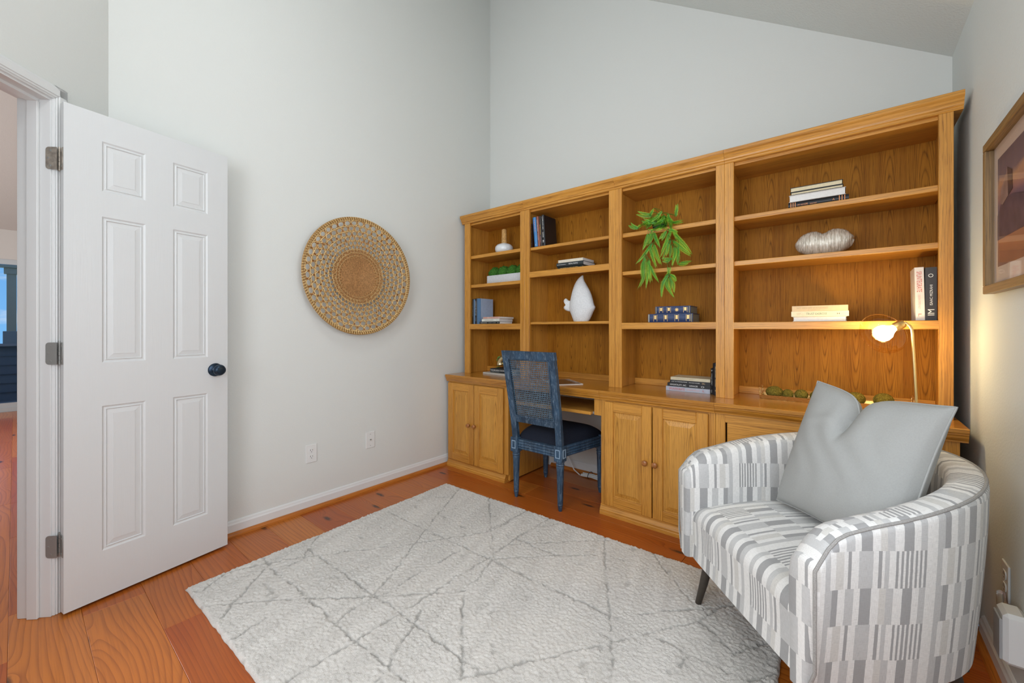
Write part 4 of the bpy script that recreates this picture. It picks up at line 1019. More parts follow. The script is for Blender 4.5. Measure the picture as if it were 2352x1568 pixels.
up('tall black upright book with gold lettering against the stile', 2.0295, -.330, z0, .182, .15, .0300, '#12131a', texts=[('THE FOUR WINDS', .016, .013, .066, .008, 'gold'), ('KRISTIN HANNAH', .092, .013, .042, .005, 'gold'), ('M', .153, .012, .006, .008, 'gold')])
# hutch 4 top shelf (1.755)
g = 'stack of books on the top shelf of the widest hutch'
flat('black book with orange stripes at the bottom of the top shelf stack', 2.394, -.362, 1.7555, .240, .16, .030, '#16181d', group=g, rz=1, texts=[('MY', .040, .008, .010, .008, 'orange'), ('OLD', .052, .008, .013, .008, 'orange'), ('HOME', .067, .007, .014, .010, 'orange'), ('Orville', .090, .007, .012, .007, 'orange'), ('Schell', .104, .007, .012, .007, 'orange'), ('A', .178, .009, .009, .010, 'orange')],
     bands=[(x_, x_ + .0032, .002, .028, 'orange') for x_ in (.010, .019, .028, .203, .213, .223)])
flat('thick white-paged hardback lying fore-edge out on the top shelf stack', 2.397, -.362, 1.7860, .226, .16, .035, '#c9c3bb', group=g, spine_front=False, page=PAGEW, rz=1)
flat('thin black hardback with cream pages, third from below in the top shelf stack', 2.404, -.360, 1.8215, .210, .15, .0145, '#1d1d1c', group=g, spine_front=False, page=PAGEC, rz=1)
flat('black hardback with cream pages on top of the top shelf stack', 2.402, -.360, 1.8365, .210, .15, .0235, '#191a19', group=g, spine_front=False, page=PAGEC, rz=1)
# hutch 4 lower shelf (1.178)
g = 'stack of cream books above the lamp'
flat('white hardback lying fore-edge out under the cream pair', 2.414, -.370, 1.1785, .212, .15, .0245, '#d8cdb8', group=g, spine_front=False, page=PAGEW)
flat('cream paperback titled TRUST EXERCISE in the middle of the cream stack', 2.408, -.372, 1.2035, .226, .155, .0255, '#e0d3b0', group=g, paper=True, page=PAGEC, texts=[('TRUST EXERCISE', .062, .008, .082, .010, 'green'), ('SUSAN', .022, .013, .017, .005, 'tan'), ('CHOI', .024, .006, .012, .005, 'tan'), ('H', .182, .009, .010, .007, 'black')])
flat('light tan paperback on top of the cream stack', 2.411, -.371, 1.2295, .220, .15, .0270, '#d5b98c', group=g, paper=True, page=PAGEC, texts=[('NO HIGHER STANDARD', .020, .012, .125, .008, 'tan'), ('A HISTORY', .065, .004, .05, .004, 'tan')])
up('white paperback with red title SPLINTEGRATE standing near the right stile', 2.8560, -.362, 1.1790, .232, .155, .0290, '#d6cfc8', lean=-1.0, paper=True, page=PAGEW, texts=[('SPLINTEGRATE', .018, .006, .090, .016, 'red'), ('DEBORAH TEPPER HALEY', .120, .009, .062, .008, 'pink'), ('L', .203, .009, .012, .010, 'red')])
up('dark book with white monogram standing against the right stile', 2.8895, -.362, 1.1785, .230, .155, .0360, '#2a2624', rev=True, paper=True, page=PAGEC, texts=[('IM', .022, .008, .026, .020, 'white'), ('ISAAC MIZRAHI', .066, .013, .088, .009, 'white'), ('O', .186, .011, .016, .016, 'white')])

# ------------------------------------------------------------------ ornaments
# long-necked vase
va = thing('bud_vase', 'squat white vase with a rattan-wrapped neck on the top shelf of the corner hutch', 'vase', (.405, -.270, 1.7685))
R_ = .078
MB().lathe([(.0001, 0), (.044, 0), (.060, .006), (.073, .020), (R_, .040), (.075, .058), (.062, .074), (.040, .084), (.022, .089), (.020, .092), (.0001, .092)], 36, cap=False).build('body', plain('white glaze', (.72, .75, .76), .22, coat=.5), va, True)
wr = MB(); n = 17
wr.lathe([(.0190, .0885), (.0170, .205), (.0001, .206)], 20, cap=False)
for k in range(n): z_ = .093 + .112 * k / n; wr.tube([((.0190 - .003 * k / n) * math.cos(a) , (.0190 - .003 * k / n) * math.sin(a), z_ + .0006 * math.sin(5 * a)) for a in [2 * PI * q / 20 for q in range(20)]], .0045, 6, closed=True)
wr.build('wrapped_neck', plain('pale rattan', '#c39a5f', .6, noise=.25, nscale=90), va, True)
# planter with four moss balls
pl_ = thing('planter_trough', 'white textured trough with four green moss mounds in the corner hutch', 'planter', (.455, -.265, 1.5205))
mt, t, b = newmat('white honeycomb ceramic'); b.inputs['Base Color'].default_value = (.74, .75, .76, 1); b.inputs['Roughness'].default_value = .45
vz = nd(t, 'ShaderNodeTexVoronoi'); vz.inputs['Scale'].default_value = 105; vz.inputs['Randomness'].default_value = .15; t.links.new(ocoord(t, False), vz.inputs['Vector'])
t.links.new(ramp_(t, vz.outputs['Distance'], [(.25, (.80, .80, .80, 1)), (.55, (.56, .57, .58, 1))]), b.inputs['Base Color']); bump_(t, b, math_(t, 'MULTIPLY', vz.outputs['Distance'], -1), .8, .003)
tr = MB(); A_, B_, H_ = .205, .062, .070
def rr(a, b_, r, z, n=6):
    out_ = []
    for (cx, cy, st) in ((a - r, b_ - r, 0), (-a + r, b_ - r, PI / 2), (-a + r, -b_ + r, PI), (a - r, -b_ + r, 1.5 * PI)):
        for k in range(n): q = st + PI / 2 * k / (n - 1); out_.append((cx + r * math.cos(q), cy + r * math.sin(q), z))
    return out_
L_ = [rr(A_ - .004, B_ - .004, .018, 0), rr(A_, B_, .02, .004), rr(A_, B_, .02, H_ - .002), rr(A_ - .002, B_ - .002, .02, H_), rr(A_ - .006, B_ - .006, .016, H_ - .002), rr(A_ - .006, B_ - .006, .016, H_ - .02)]
nn = len(L_[0]); tr.grid(lambda i, j: L_[i][j], len(L_), nn, closev=True); tr.add(L_[0], [tuple(range(nn))]); tr.add(L_[-1], [tuple(range(nn))])
tr.build('trough', mt, pl_, True, ang=50)
mossg = plain('green moss', '#3d6b28', .95, noise=.6, nscale=160, bump=.8, bscale=500, spec=.1)
def moss(r, seed, tuft=.12, sub=4, sz=(1, 1, 1)):
    bm = bmesh.new(); bmesh.ops.create_icosphere(bm, subdivisions=sub, radius=1); rg = random.Random(seed); ph = [rg.uniform(0, 9) for _ in range(6)]
    for q in bm.verts:
        c = q.co; n_ = math.sin(9 * c.x + ph[0]) * math.sin(8 * c.y + ph[1]) * math.sin(9 * c.z + ph[2]) + .6 * math.sin(23 * c.x + ph[3]) * math.sin(21 * c.z + ph[4])
        q.co = Vector((c.x * sz[0], c.y * sz[1], c.z * sz[2])) * r * (1 + tuft * .5 * n_ + rg.uniform(-tuft, tuft) * .5)
    mb = MB(); bm.verts.index_update(); mb.add([q.co[:] for q in bm.verts], [[q.index for q in f.verts] for f in bm.faces]); bm.free(); return mb
for k in range(4):
    q = moss(.056, 30 + k, .16).build('moss_mound', mossg, pl_, True, ang=80); q.location = (-.150 + .100 * k, -.002, .090)
# fish sculpture
fs = thing('fish_sculpture', 'white plaster fish sculpture standing on its belly on a shelf behind the blue chair', 'sculpture', (1.135, -.262, 1.1945))
S5 = 5.6; kx, kz = .0036 / S5, .00313 / S5
FB = [(1440,635,812),(1425,628,820),(1400,620,834),(1360,606,852),(1320,590,868),(1280,577,889),(1255,575,895),(1230,577,882),(1200,580,873),(1150,590,862),(1100,601,848),(1050,612,830),(1000,627,806),(960,640,785),(920,660,763),(890,680,753),(865,703,750),(848,728,749),(842,738,746)]
bodyf = MB(); seg = 24; vs = []
x_c = 725.0
for (yy, xl, xr) in FB:
    z_ = (1440 - yy) * kz * 1.0; cxm = ((xl + xr) / 2 - x_c) * kx; hw2 = (xr - xl) / 2 * kx; dp = min(.055, hw2 * .62 + .004)
    for k in range(seg): a = 2 * PI * k / seg; vs.append((cxm + hw2 * math.cos(a), dp * math.sin(a), z_))
fcs = [(i * seg + k, i * seg + (k + 1) % seg, (i + 1) * seg + (k + 1) % seg, (i + 1) * seg + k) for i in range(len(FB) - 1) for k in range(seg)] + [tuple(range(seg)), tuple(range((len(FB) - 1) * seg, len(FB) * seg))]
plaster = plain('rough white plaster', (.70, .71, .71), .85, noise=.08, nscale=120, bump=1.0, bscale=180)
bodyf.add(vs, fcs).build('body', plaster, fs, True, ang=60)
TL = [(590,1160),(565,1163),(545,1148),(533,1133),(518,1128),(503,1140),(498,1160),(504,1182),(520,1205),(527,1222),(516,1238),(500,1250),(500,1266),(514,1282),(535,1294),(560,1301),(590,1304)]
tm = [((x - x_c) * kx, (1440 - y) * kz) for x, y in TL]; n = len(tm); cxm = sum(p[0] for p in tm) / n; czm = sum(p[1] for p in tm) / n
rg_ = []
for (yo, sc_) in ((-.016, .62), (-.012, .88), (-.004, 1), (.004, 1), (.012, .88), (.016, .62)): rg_ += [(cxm + (p[0] - cxm) * sc_ + .004 * (1 - sc_), yo, czm + (p[1] - czm) * sc_) for p in tm]
MB().add(rg_, [(r * n + i, r * n + (i + 1) % n, (r + 1) * n + (i + 1) % n, (r + 1) * n + i) for r in range(5) for i in range(n)] + [tuple(range(n)), tuple(range(5 * n, 6 * n))]).build('tail', plaster, fs, True, ang=60)
# silver kidney vase
sv_ = thing('kidney_vase', 'silvery ribbed kidney-shaped vase on a shelf of the widest hutch', 'vase', (2.535, -.265, 1.5115))
vs = []; nx2, sg2 = 61, 28
for i in range(nx2):
    q = -1 + 2 * i / (nx2 - 1.0); x = .117 * math.sin(q * PI / 2); e_ = max(0.0, 1 - (abs(x) / .1175) ** 2.3) ** .5
    zt = .070 + e_ * (.066 - .022 * math.exp(-(x / .028) ** 2)) + .004 * q; zb = .070 - e_ * .070 + .0; zb = max(zb, .0)
    rib = 1 + .016 * math.sin(i * 2.1)
    for k in range(sg2):
        a = 2 * PI * k / sg2; cz = (zt + zb) / 2; hz = (zt - zb) / 2; vs.append((x + .003 * math.sin(3 * a + i * .35), (.062 * e_ + .002) * rib * math.cos(a) * (1 + .02 * math.sin(7 * a + i)), max(0.0, cz + hz * rib * math.sin(a))))
fcs = [(i * sg2 + k, i * sg2 + (k + 1) % sg2, (i + 1) * sg2 + (k + 1) % sg2, (i + 1) * sg2 + k) for i in range(nx2 - 1) for k in range(sg2)] + [tuple(range(sg2)), tuple(range((nx2 - 1) * sg2, nx2 * sg2))]
ms, t, b = newmat('champagne silver ridges'); b.inputs['Base Color'].default_value = (.68, .60, .47, 1); b.inputs['Metallic'].default_value = .30; b.inputs['Roughness'].default_value = .36
vv = ocoord(t, False); rd = noise_(t, map_(t, vv, (170, 25, 22)), 1, 3, .6, .4); bump_(t, b, rd, 1.0, .005); t.links.new(ramp_(t, rd, [(.3, (.40, .34, .25, 1)), (.6, (.82, .77, .67, 1))]), b.inputs['Base Color'])
MB().add(vs, fcs).build('body', ms, sv_, True, ang=70)
# nautilus planter with a trailing succulent
na = thing('shell_planter', 'golden nautilus shell planter with a trailing green succulent, behind the blue chair', 'planter', (.405, -.250, ZC + .0500))
gold = plain('champagne gold leaf', (.62, .52, .30), .25, .9, .25, 40)
nau = MB(); vs = []; nt2, sg3 = 46, 18
for i in range(nt2):
    th = 2.35 * PI * i / (nt2 - 1.0); r = .016 * math.exp(.175 * th) ; rad = r * .62
    cx, cz = r * math.cos(th + 2.35), r * math.sin(th + 2.35)
    for k in range(sg3): a = 2 * PI * k / sg3; vs.append((cx + rad * math.cos(a) * math.cos(th + 2.35), rad * 1.05 * math.sin(a), cz + rad * math.cos(a) * math.sin(th + 2.35)))
zmin = min(p[2] for p in vs); vs = [(p[0], p[1], p[2] - zmin) for p in vs]
nau.add(vs, [(i * sg3 + k, i * sg3 + (k + 1) % sg3, (i + 1) * sg3 + (k + 1) % sg3, (i + 1) * sg3 + k) for i in range(nt2 - 1) for k in range(sg3)] + [tuple(range(sg3)), tuple(range((nt2 - 1) * sg3, nt2 * sg3))])
nau.build('shell', gold, na, True, ang=70)
sg_ = MB(); rgs = random.Random(3)
for s_ in range(5):
    px_, py_, pz_ = -.050 - .008 * s_ * .5, -.012 + .012 * s_, .085
    for k in range(13):
        q = k / 12.0; cx = px_ - .040 * math.sin(q * 1.6); cz = pz_ + .015 * math.sin(q * 3) - .085 * q * q
        bm = bmesh.new(); bmesh.ops.create_icosphere(bm, subdivisions=1, radius=.0058 * (1 - .35 * q)); bm.verts.index_update()
        ox, oy, oz = cx + rgs.uniform(-.004, .004), py_ + rgs.uniform(-.006, .006), cz + rgs.uniform(-.003, .003)
        sg_.add([(v.co.x + ox, v.co.y + oy, v.co.z * 1.4 + oz) for v in bm.verts], [[v.index for v in f.verts] for f in bm.faces]); bm.free()
sc = sg_.build('succulent', plain('succulent green', '#5d8a3c', .5, noise=.3, nscale=100), na, True); sc['kind'] = 'stuff'
FRONDS = [  # fern fronds, world metres, from root to tip
    [(1.688,-0.36,1.842),(1.635,-0.36,1.852),(1.585,-0.36,1.872)],
    [(1.679,-0.36,1.844),(1.688,-0.36,1.868),(1.701,-0.36,1.89)],
    [(1.835,-0.36,1.813),(1.837,-0.36,1.85),(1.833,-0.36,1.888)],
    [(1.714,-0.36,1.799),(1.666,-0.36,1.807),(1.619,-0.36,1.826)],
    [(1.648,-0.36,1.801),(1.639,-0.425,1.773),(1.617,-0.425,1.757)],
    [(1.634,-0.436,1.759),(1.59,-0.436,1.774),(1.567,-0.436,1.791)],
    [(1.807,-0.36,1.784),(1.839,-0.36,1.779),(1.879,-0.36,1.773)],
    [(1.786,-0.36,1.838),(1.79,-0.36,1.795),(1.83,-0.425,1.73)],
    [(1.802,-0.36,1.81),(1.807,-0.36,1.776),(1.828,-0.425,1.731)],
    [(1.748,-0.36,1.785),(1.725,-0.425,1.738),(1.691,-0.425,1.744)],
    [(1.807,-0.436,1.72),(1.783,-0.436,1.699),(1.758,-0.436,1.673)],
    [(1.73,-0.439,1.722),(1.747,-0.439,1.674),(1.768,-0.439,1.626)],
    [(1.708,-0.436,1.726),(1.682,-0.436,1.663),(1.661,-0.436,1.623)],
    [(1.715,-0.433,1.659),(1.677,-0.433,1.604),(1.629,-0.433,1.548)],
    [(1.709,-0.439,1.65),(1.726,-0.439,1.564),(1.743,-0.439,1.5)],
    [(1.723,-0.43,1.65),(1.74,-0.43,1.585),(1.764,-0.43,1.524)],
    [(1.68,-0.442,1.582),(1.672,-0.442,1.528),(1.672,-0.442,1.447),(1.641,-0.442,1.39)],
    [(1.684,-0.43,1.562),(1.689,-0.43,1.485),(1.678,-0.43,1.382)],
    [(1.695,-0.436,1.56),(1.704,-0.436,1.475),(1.721,-0.436,1.423)],
    [(1.709,-0.439,1.524),(1.73,-0.439,1.472),(1.759,-0.439,1.424)],
    [(1.654,-0.43,1.552),(1.658,-0.43,1.496),(1.667,-0.43,1.453)],
    [(1.829,-0.43,1.717),(1.809,-0.43,1.671),(1.769,-0.43,1.602)],
    [(1.829,-0.43,1.668),(1.797,-0.43,1.607),(1.777,-0.43,1.548)],
    [(1.837,-0.43,1.716),(1.869,-0.43,1.663),(1.908,-0.43,1.61),(1.94,-0.43,1.554)],
    [(1.839,-0.436,1.658),(1.883,-0.436,1.608),(1.921,-0.436,1.571),(1.94,-0.436,1.553)],
    [(1.829,-0.442,1.634),(1.829,-0.442,1.593),(1.825,-0.442,1.553)],
    [(1.848,-0.439,1.624),(1.852,-0.439,1.571),(1.838,-0.439,1.504)],
    [(1.865,-0.442,1.617),(1.873,-0.442,1.568),(1.869,-0.442,1.508)],
    [(1.826,-0.433,1.546),(1.806,-0.433,1.54),(1.778,-0.433,1.543)],
    [(1.872,-0.439,1.516),(1.899,-0.439,1.512),(1.929,-0.439,1.515)],
    [(1.825,-0.43,1.506),(1.813,-0.43,1.466),(1.789,-0.43,1.448)],
    [(1.809,-0.442,1.457),(1.781,-0.442,1.41),(1.779,-0.442,1.324)],
    [(1.809,-0.43,1.45),(1.805,-0.43,1.401),(1.829,-0.43,1.355),(1.849,-0.43,1.321)],
    [(1.822,-0.433,1.449),(1.842,-0.433,1.407),(1.848,-0.433,1.349)],
    [(1.828,-0.439,1.46),(1.848,-0.439,1.442),(1.856,-0.439,1.413)],
    [(1.748,-0.36,1.849),(1.727,-0.36,1.84),(1.723,-0.36,1.802)],
    [(1.765,-0.36,1.812),(1.748,-0.36,1.798),(1.717,-0.425,1.761)],
    [(1.731,-0.36,1.848),(1.701,-0.36,1.823),(1.648,-0.36,1.801)],
    [(1.773,-0.36,1.823),(1.748,-0.36,1.806),(1.714,-0.36,1.799)],
    [(1.782,-0.36,1.771),(1.771,-0.425,1.74),(1.734,-0.425,1.733)],
    [(1.679,-0.36,1.796),(1.662,-0.36,1.791),(1.674,-0.425,1.763)],
    [(1.798,-0.36,1.769),(1.824,-0.425,1.735),(1.815,-0.435,1.694)],
    [(1.833,-0.442,1.723),(1.857,-0.442,1.703),(1.869,-0.442,1.685)],
    [(1.704,-0.43,1.724),(1.706,-0.43,1.686),(1.684,-0.43,1.646)],
    [(1.748,-0.36,1.777),(1.796,-0.425,1.744),(1.812,-0.425,1.729)],
]
# ------------------------------------------------------------------ trailing fern
fe = thing('trailing_fern', 'bright green fern trailing over two shelves of the third hutch', 'plant', (1.715, -.300, 1.7575))
MB().lathe([(.0001, 0), (.036, 0), (.044, .045), (.046, .060), (.041, .060), (.038, .05), (.0001, .048)], 24, cap=False).build('pot', plain('dark nursery pot', '#1e2a1c', .7), fe, True)
def fernm():
    m, t, b = newmat('fern leaf'); a = nd(t, 'ShaderNodeAttribute', attribute_name='tip')
    col = ramp_(t, a.outputs['Fac'], [(0, lin('#174f10')), (.35, lin('#3a8f1a')), (1, lin('#b4da38'))]); t.links.new(col, b.inputs['Base Color']); b.inputs['Roughness'].default_value = .45
    b.inputs['Subsurface Weight'].default_value = 0.0; return m
FM = fernm(); rf = random.Random(11)
def frond(pts, width):
    P = [Vector(p) - Vector(fe.location) for p in pts]; n = 26; cl_ = [0]
    for i in range(1, len(P)): cl_.append(cl_[-1] + (P[i] - P[i - 1]).length)
    def at(s):
        d = s * cl_[-1]
        # quadratic smoothing through the polyline
        for i in range(1, len(P)):
            if d <= cl_[i] + 1e-9:
                q = (d - cl_[i - 1]) / max(1e-6, cl_[i] - cl_[i - 1]); return P[i - 1].lerp(P[i], q)
        return P[-1]
    def sm(s): return (at(max(0, s - .12)) + at(max(0, s - .04)) + at(min(1, s + .04)) + at(min(1, s + .12))) / 4 if .0 < s < 1 else at(s)
    nl = max(12, int(cl_[-1] / .0042)); mb = MB(); tips = []
    view = Vector((rf.uniform(-.25, .25), -1, rf.uniform(-.2, .45))).normalized()
    r0_ = P[0]; hub_ = Vector((0, -.02, .055))
    up_ = [Vector(q) - Vector(fe.location) for f_ in FRONDS for q in f_ if q[2] > pts[0][2] + .004 and (Vector(f_[0]) - Vector(pts[0])).length > .03] + [hub_]
    near = min(up_, key=lambda q: (q - r0_).length); mb.tube([near, near.lerp(r0_, .5) + Vector((0, -.002, .004)), r0_], [.0011] * 3, 4)
    tips += [.1] * len(mb.v)
    rib = [sm(k / 10.0) for k in range(11)]; n0 = len(mb.v); mb.tube(rib, [.0016 * (1 - .6 * k / 10.0) for k in range(11)], 5); tips += [.25] * (len(mb.v) - n0)
    for k in range(nl):
        s = .04 + .95 * k / nl; c = sm(s); d = (sm(min(1, s + .05)) - sm(max(0, s - .05))); d = d.normalized() if d.length > 1e-6 else Vector((0, 0, -1))
        side = d.cross(view); side = side.normalized() if side.length > 1e-3 else Vector((1, 0, 0)); nn_ = side.cross(d)
        ln = width * (math.sin(PI * min(1, s * .92 + .10)) ** .6) * (1 - .55 * s * s) * rf.uniform(.88, 1.08); wd = .0014
        for sg in (-1, 1):
            dirn = (side * sg + d * .42 - nn_ * rf.uniform(-.15, .35)).normalized(); o = len(mb.v)
            a = c; b_ = c + dirn * ln * .5; e_ = c + dirn * ln + d * .0015
            mb.add([a - d * wd * .6, a + d * wd * .6, b_ + d * wd + nn_ * .0008, e_, b_ - d * wd * .8], [(0, 1, 2, 4), (4, 2, 3)])
            tips += [.15 + .35 * s, .15 + .35 * s, .45 + .4 * s, .75 + .35 * s, .45 + .4 * s]
    o = mb.build('frond', FM, fe); at_ = o.data.attributes.new('tip', 'FLOAT', 'POINT'); at_.data.foreach_set('value', np.clip(np.array(tips, dtype=np.float32) * rf.uniform(.7, 1.15), 0, 1).astype(np.float32)); return o
for p in FRONDS:
    frond(p, .0165)
    j = Vector((rf.uniform(-.014, .014), rf.uniform(-.012, .0), rf.uniform(-.014, .012))); j2 = Vector((rf.uniform(-.02, .02), rf.uniform(-.01, .0), rf.uniform(-.012, .02)))
    frond([Vector(q) + j.lerp(j2, k / (len(p) - 1.0)) for k, q in enumerate(p)], .0140)
for k in range(48):           # the dense crown over the pot
    a = rf.uniform(0, 2 * PI) if k < 16 else rf.uniform(PI * 1.05, PI * 1.95); r = rf.uniform(.05, .085); x0, y0, z0 = 1.715 + rf.uniform(-.03, .03), -.318, 1.81
    frond([(x0, y0, z0 - .01), (x0 + r * .6 * math.cos(a), y0 + r * .35 * math.sin(a), z0 + rf.uniform(.005, .035)), (x0 + r * 1.15 * math.cos(a), max(-.405, y0 + r * 1.0 * math.sin(a)), z0 + rf.uniform(-.045, .015))], .015)
# ------------------------------------------------------------------ tray of moss balls
ty = thing('gold_tray', 'long hammered gold tray with upright handles under the lamp', 'tray', (2.560, -.232, ZC + e))
mg2, t, b = newmat('hammered gold'); b.inputs['Base Color'].default_value = (.72, .47, .18, 1); b.inputs['Metallic'].default_value = .9; b.inputs['Roughness'].default_value = .35
vz = nd(t, 'ShaderNodeTexVoronoi'); vz.inputs['Scale'].default_value = 130; t.links.new(ocoord(t, False), vz.inputs['Vector']); bump_(t, b, vz.outputs['Distance'], .5, .003)
MB().box(-.300, .300, -.048, .048, 0, .004, .001).build('base', mg2, ty)
for (y_, s_) in ((-.048, -1), (.048, 1)):
    MB().prism([(y_, .001), (y_ + s_ * .010, .022), (y_ + s_ * .0125, .022), (y_ + s_ * .0025, 0)], 'x', -.304, .304).build('rim_side', mg2, ty)
for s_ in (-1, 1):
    MB().box(s_ * .300 - .002, s_ * .300 + .002, -.050, .050, 0, .022).build('rim_end', mg2, ty)
    hd = MB(); hd.tube([(s_ * .302, -.046, .010), (s_ * .304, -.046, .058), (s_ * .304, -.040, .063), (s_ * .304, .040, .063), (s_ * .304, .046, .058), (s_ * .302, .046, .010)], .0035, 8); hd.build('handle', mg2, ty, True)
mossb = plain('brown green dried moss', '#7a6c2c', .95, noise=.6, nscale=220, bump=1.0, bscale=420, spec=.1)
def strands(r, sz, seed):
    rg = random.Random(seed); mb = moss(r, seed, .05, 4, sz)
    for k in range(150):
        u = Vector((rg.gauss(0, 1), rg.gauss(0, 1), rg.gauss(0, 1))).normalized(); w = Vector((rg.gauss(0, 1), rg.gauss(0, 1), rg.gauss(0, 1))); w = (w - u * w.dot(u)).normalized(); pts = []
        for q in range(4): a = .22 * (q - 1.5); p = u * math.cos(a) + w * math.sin(a); pts.append((p.x * r * sz[0] * 1.035, p.y * r * sz[1] * 1.035, p.z * r * sz[2] * 1.035))
        mb.tube(pts, .0007, 3, cap=False)
    return mb
g = 'moss balls on the gold tray'
for k, (x, r, sz, lab) in enumerate(((2.320, .034, (1.15, 1, .92), 'largest moss ball, at the left end of the gold tray'), (2.381, .025, (1.0, 1, 1), 'small round moss ball, second from the left on the gold tray'), (2.440, .029, (1.05, 1, .95), 'moss ball beside the point of the pillow, third from the left'), (2.505, .028, (1, 1, .95), 'moss ball hidden behind the point of the pillow'),
                             (2.612, .032, (1.05, .95, 1.0), 'moss ball behind its neighbour, just right of the pillow point'), (2.658, .034, (1.15, .9, .95), 'moss ball in front of its neighbour on the right half of the tray'), (2.762, .036, (1.15, 1, .92), 'moss ball at the right end of the gold tray, beside the lamp pole'))):
    dy = {4: .026, 5: -.026}.get(k, -.006)
    o = strands(r, sz, 60 + k).build('moss_ball', mossb, None, True, ang=80); o.location = (x, -.232 + dy, ZC + .005 + r * sz[2] * .97); o.rotation_euler = (0, 0, k * .7); tag(o, lab, 'moss ball', g)

# ------------------------------------------------------------------ lamp
lp = thing('desk_lamp', 'brass desk lamp with a tilted amber glass globe, lit, on the right-hand worktop', 'lamp', (2.852, -.497, ZC + e))
brass = plain('brushed brass', (.80, .60, .28), .28, 1.0)
MB().lathe([(.0001, 0), (.078, 0), (.080, .003), (.080, .012), (.076, .016), (.010, .018), (.0001, .018)], 36, cap=False).build('base', brass, lp, True)
gc = Vector((2.745 - 2.852, -.015, 1.122 - ZC - e)); gx_ = Vector((-.80, -.28, -.53)).normalized()      # axis: from the collar towards the opening
colr = gc - gx_ * .068
MB().tube([(0, 0, .016), (-.014, 0, .360), (-.016, -.001, .378), (-.022, -.002, .392), (-.034, -.004, .404), colr[:]], .0052, 12).build('pole', brass, lp, True)
def orient(ob, loc, axis): ob.location = loc; ob.rotation_mode = 'QUATERNION'; ob.rotation_quaternion = Vector((0, 0, 1)).rotation_difference(axis)
sk_ = MB().lathe([(.0001, -.016), (.014, -.016), (.018, -.010), (.0185, .016), (.016, .022), (.012, .024), (.0001, .024)], 24, cap=False).build('socket', brass, lp, True); orient(sk_, colr, gx_)
amber, t, b = newmat('amber tinted glass'); 
for n_ in list(t.nodes): t.nodes.remove(n_)
o_ = nd(t, 'ShaderNodeOutputMaterial'); tr_ = nd(t, 'ShaderNodeBsdfTransparent'); tr_.inputs[0].default_value = (.97, .905, .79, 1); gl = nd(t, 'ShaderNodeBsdfGlossy'); gl.inputs['Roughness'].default_value = .03; gl.inputs['Color'].default_value = (1, .9, .7, 1)
lw = nd(t, 'ShaderNodeLayerWeight'); lw.inputs['Blend'].default_value = .35; mxs = nd(t, 'ShaderNodeMixShader')
t.links.new(ramp_(t, lw.outputs['Facing'], [(.0, (.012, .012, .012, 1)), (.7, (.12, .12, .12, 1)), (1, (.9, .9, .9, 1))]), mxs.inputs[0]); t.links.new(tr_.outputs[0], mxs.inputs[1]); t.links.new(gl.outputs[0], mxs.inputs[2]); t.links.new(mxs.outputs[0], o_.inputs[0])
gpr = []
for k in range(25):
    a = PI * (.07 + (.79 - .07) * k / 24.0); gpr.append((.090 * math.sin(a), -.068 * math.cos(a)))
gb = MB().lathe(gpr, 48, cap=False); lip = gpr[-1]; gb.tube([(lip[0] * math.cos(q), lip[0] * math.sin(q), lip[1]) for q in [2 * PI * k / 40 for k in range(40)]], .0016, 6, closed=True)
go = gb.build('globe', amber, lp, True); orient(go, gc, gx_)
bulbm, t, b = newmat('lit bulb'); b.inputs['Base Color'].default_value = (1, .9, .7, 1); b.inputs['Emission Color'].default_value = (1, .79, .43, 1); b.inputs['Emission Strength'].default_value = 115
bl = MB().lathe([(.0001, -.048), (.012, -.048), (.013, -.034), (.020, -.020), (.030, -.008), (.034, .008), (.032, .022), (.021, .034), (.0001, .040)], 24, cap=False).build('bulb', bulbm, lp, True); orient(bl, gc - gx_ * .010, gx_)

# ------------------------------------------------------------------ woven wall basket
wb = thing('wall_basket', 'round woven rattan basket hung on the white wall', 'basket', (0, -1.375, 1.500))
wick = [plain('rattan honey', '#c1965a', .55, noise=.35, nscale=70), plain('rattan pale', '#d9be88', .6, noise=.3, nscale=70), plain('rattan brown', '#8a5a2e', .6, noise=.4, nscale=60)]
Rb, rh = .392, .128
def dish(r): q = max(0, (r - rh) / (Rb - rh)); return .030 + .036 * q ** 1.25
def wpnt(r, a, o=0): return (dish(r) + o, r * math.cos(a), r * math.sin(a))
hub = MB()
for k in range(48):
    r = .004 + (rh - .004) * k / 33.0; hub.tube([wpnt(r, 2 * PI * q / 48, .0008 * math.sin(24 * 2 * PI * q / 48 + k * PI)) for q in range(48)], .0022, 5, closed=True)
hub.lathe([(.0001, 0), (rh, 0)], 40, cap=False); 
hv = hub.v; nh = 80
hub.v = hv[:len(hv) - nh] + [(.027, p[0], p[1]) for p in hv[len(hv) - nh:]]
hub.build('hub', plain('tan coiled grass', '#a5794a', .8, noise=.35, nscale=140), wb, True)
nr_ = 9; rads = [rh + (Rb - .018 - rh) * (k / nr_) ** 1.32 for k in range(nr_ + 1)]; nsp = 46
rb = random.Random(4)
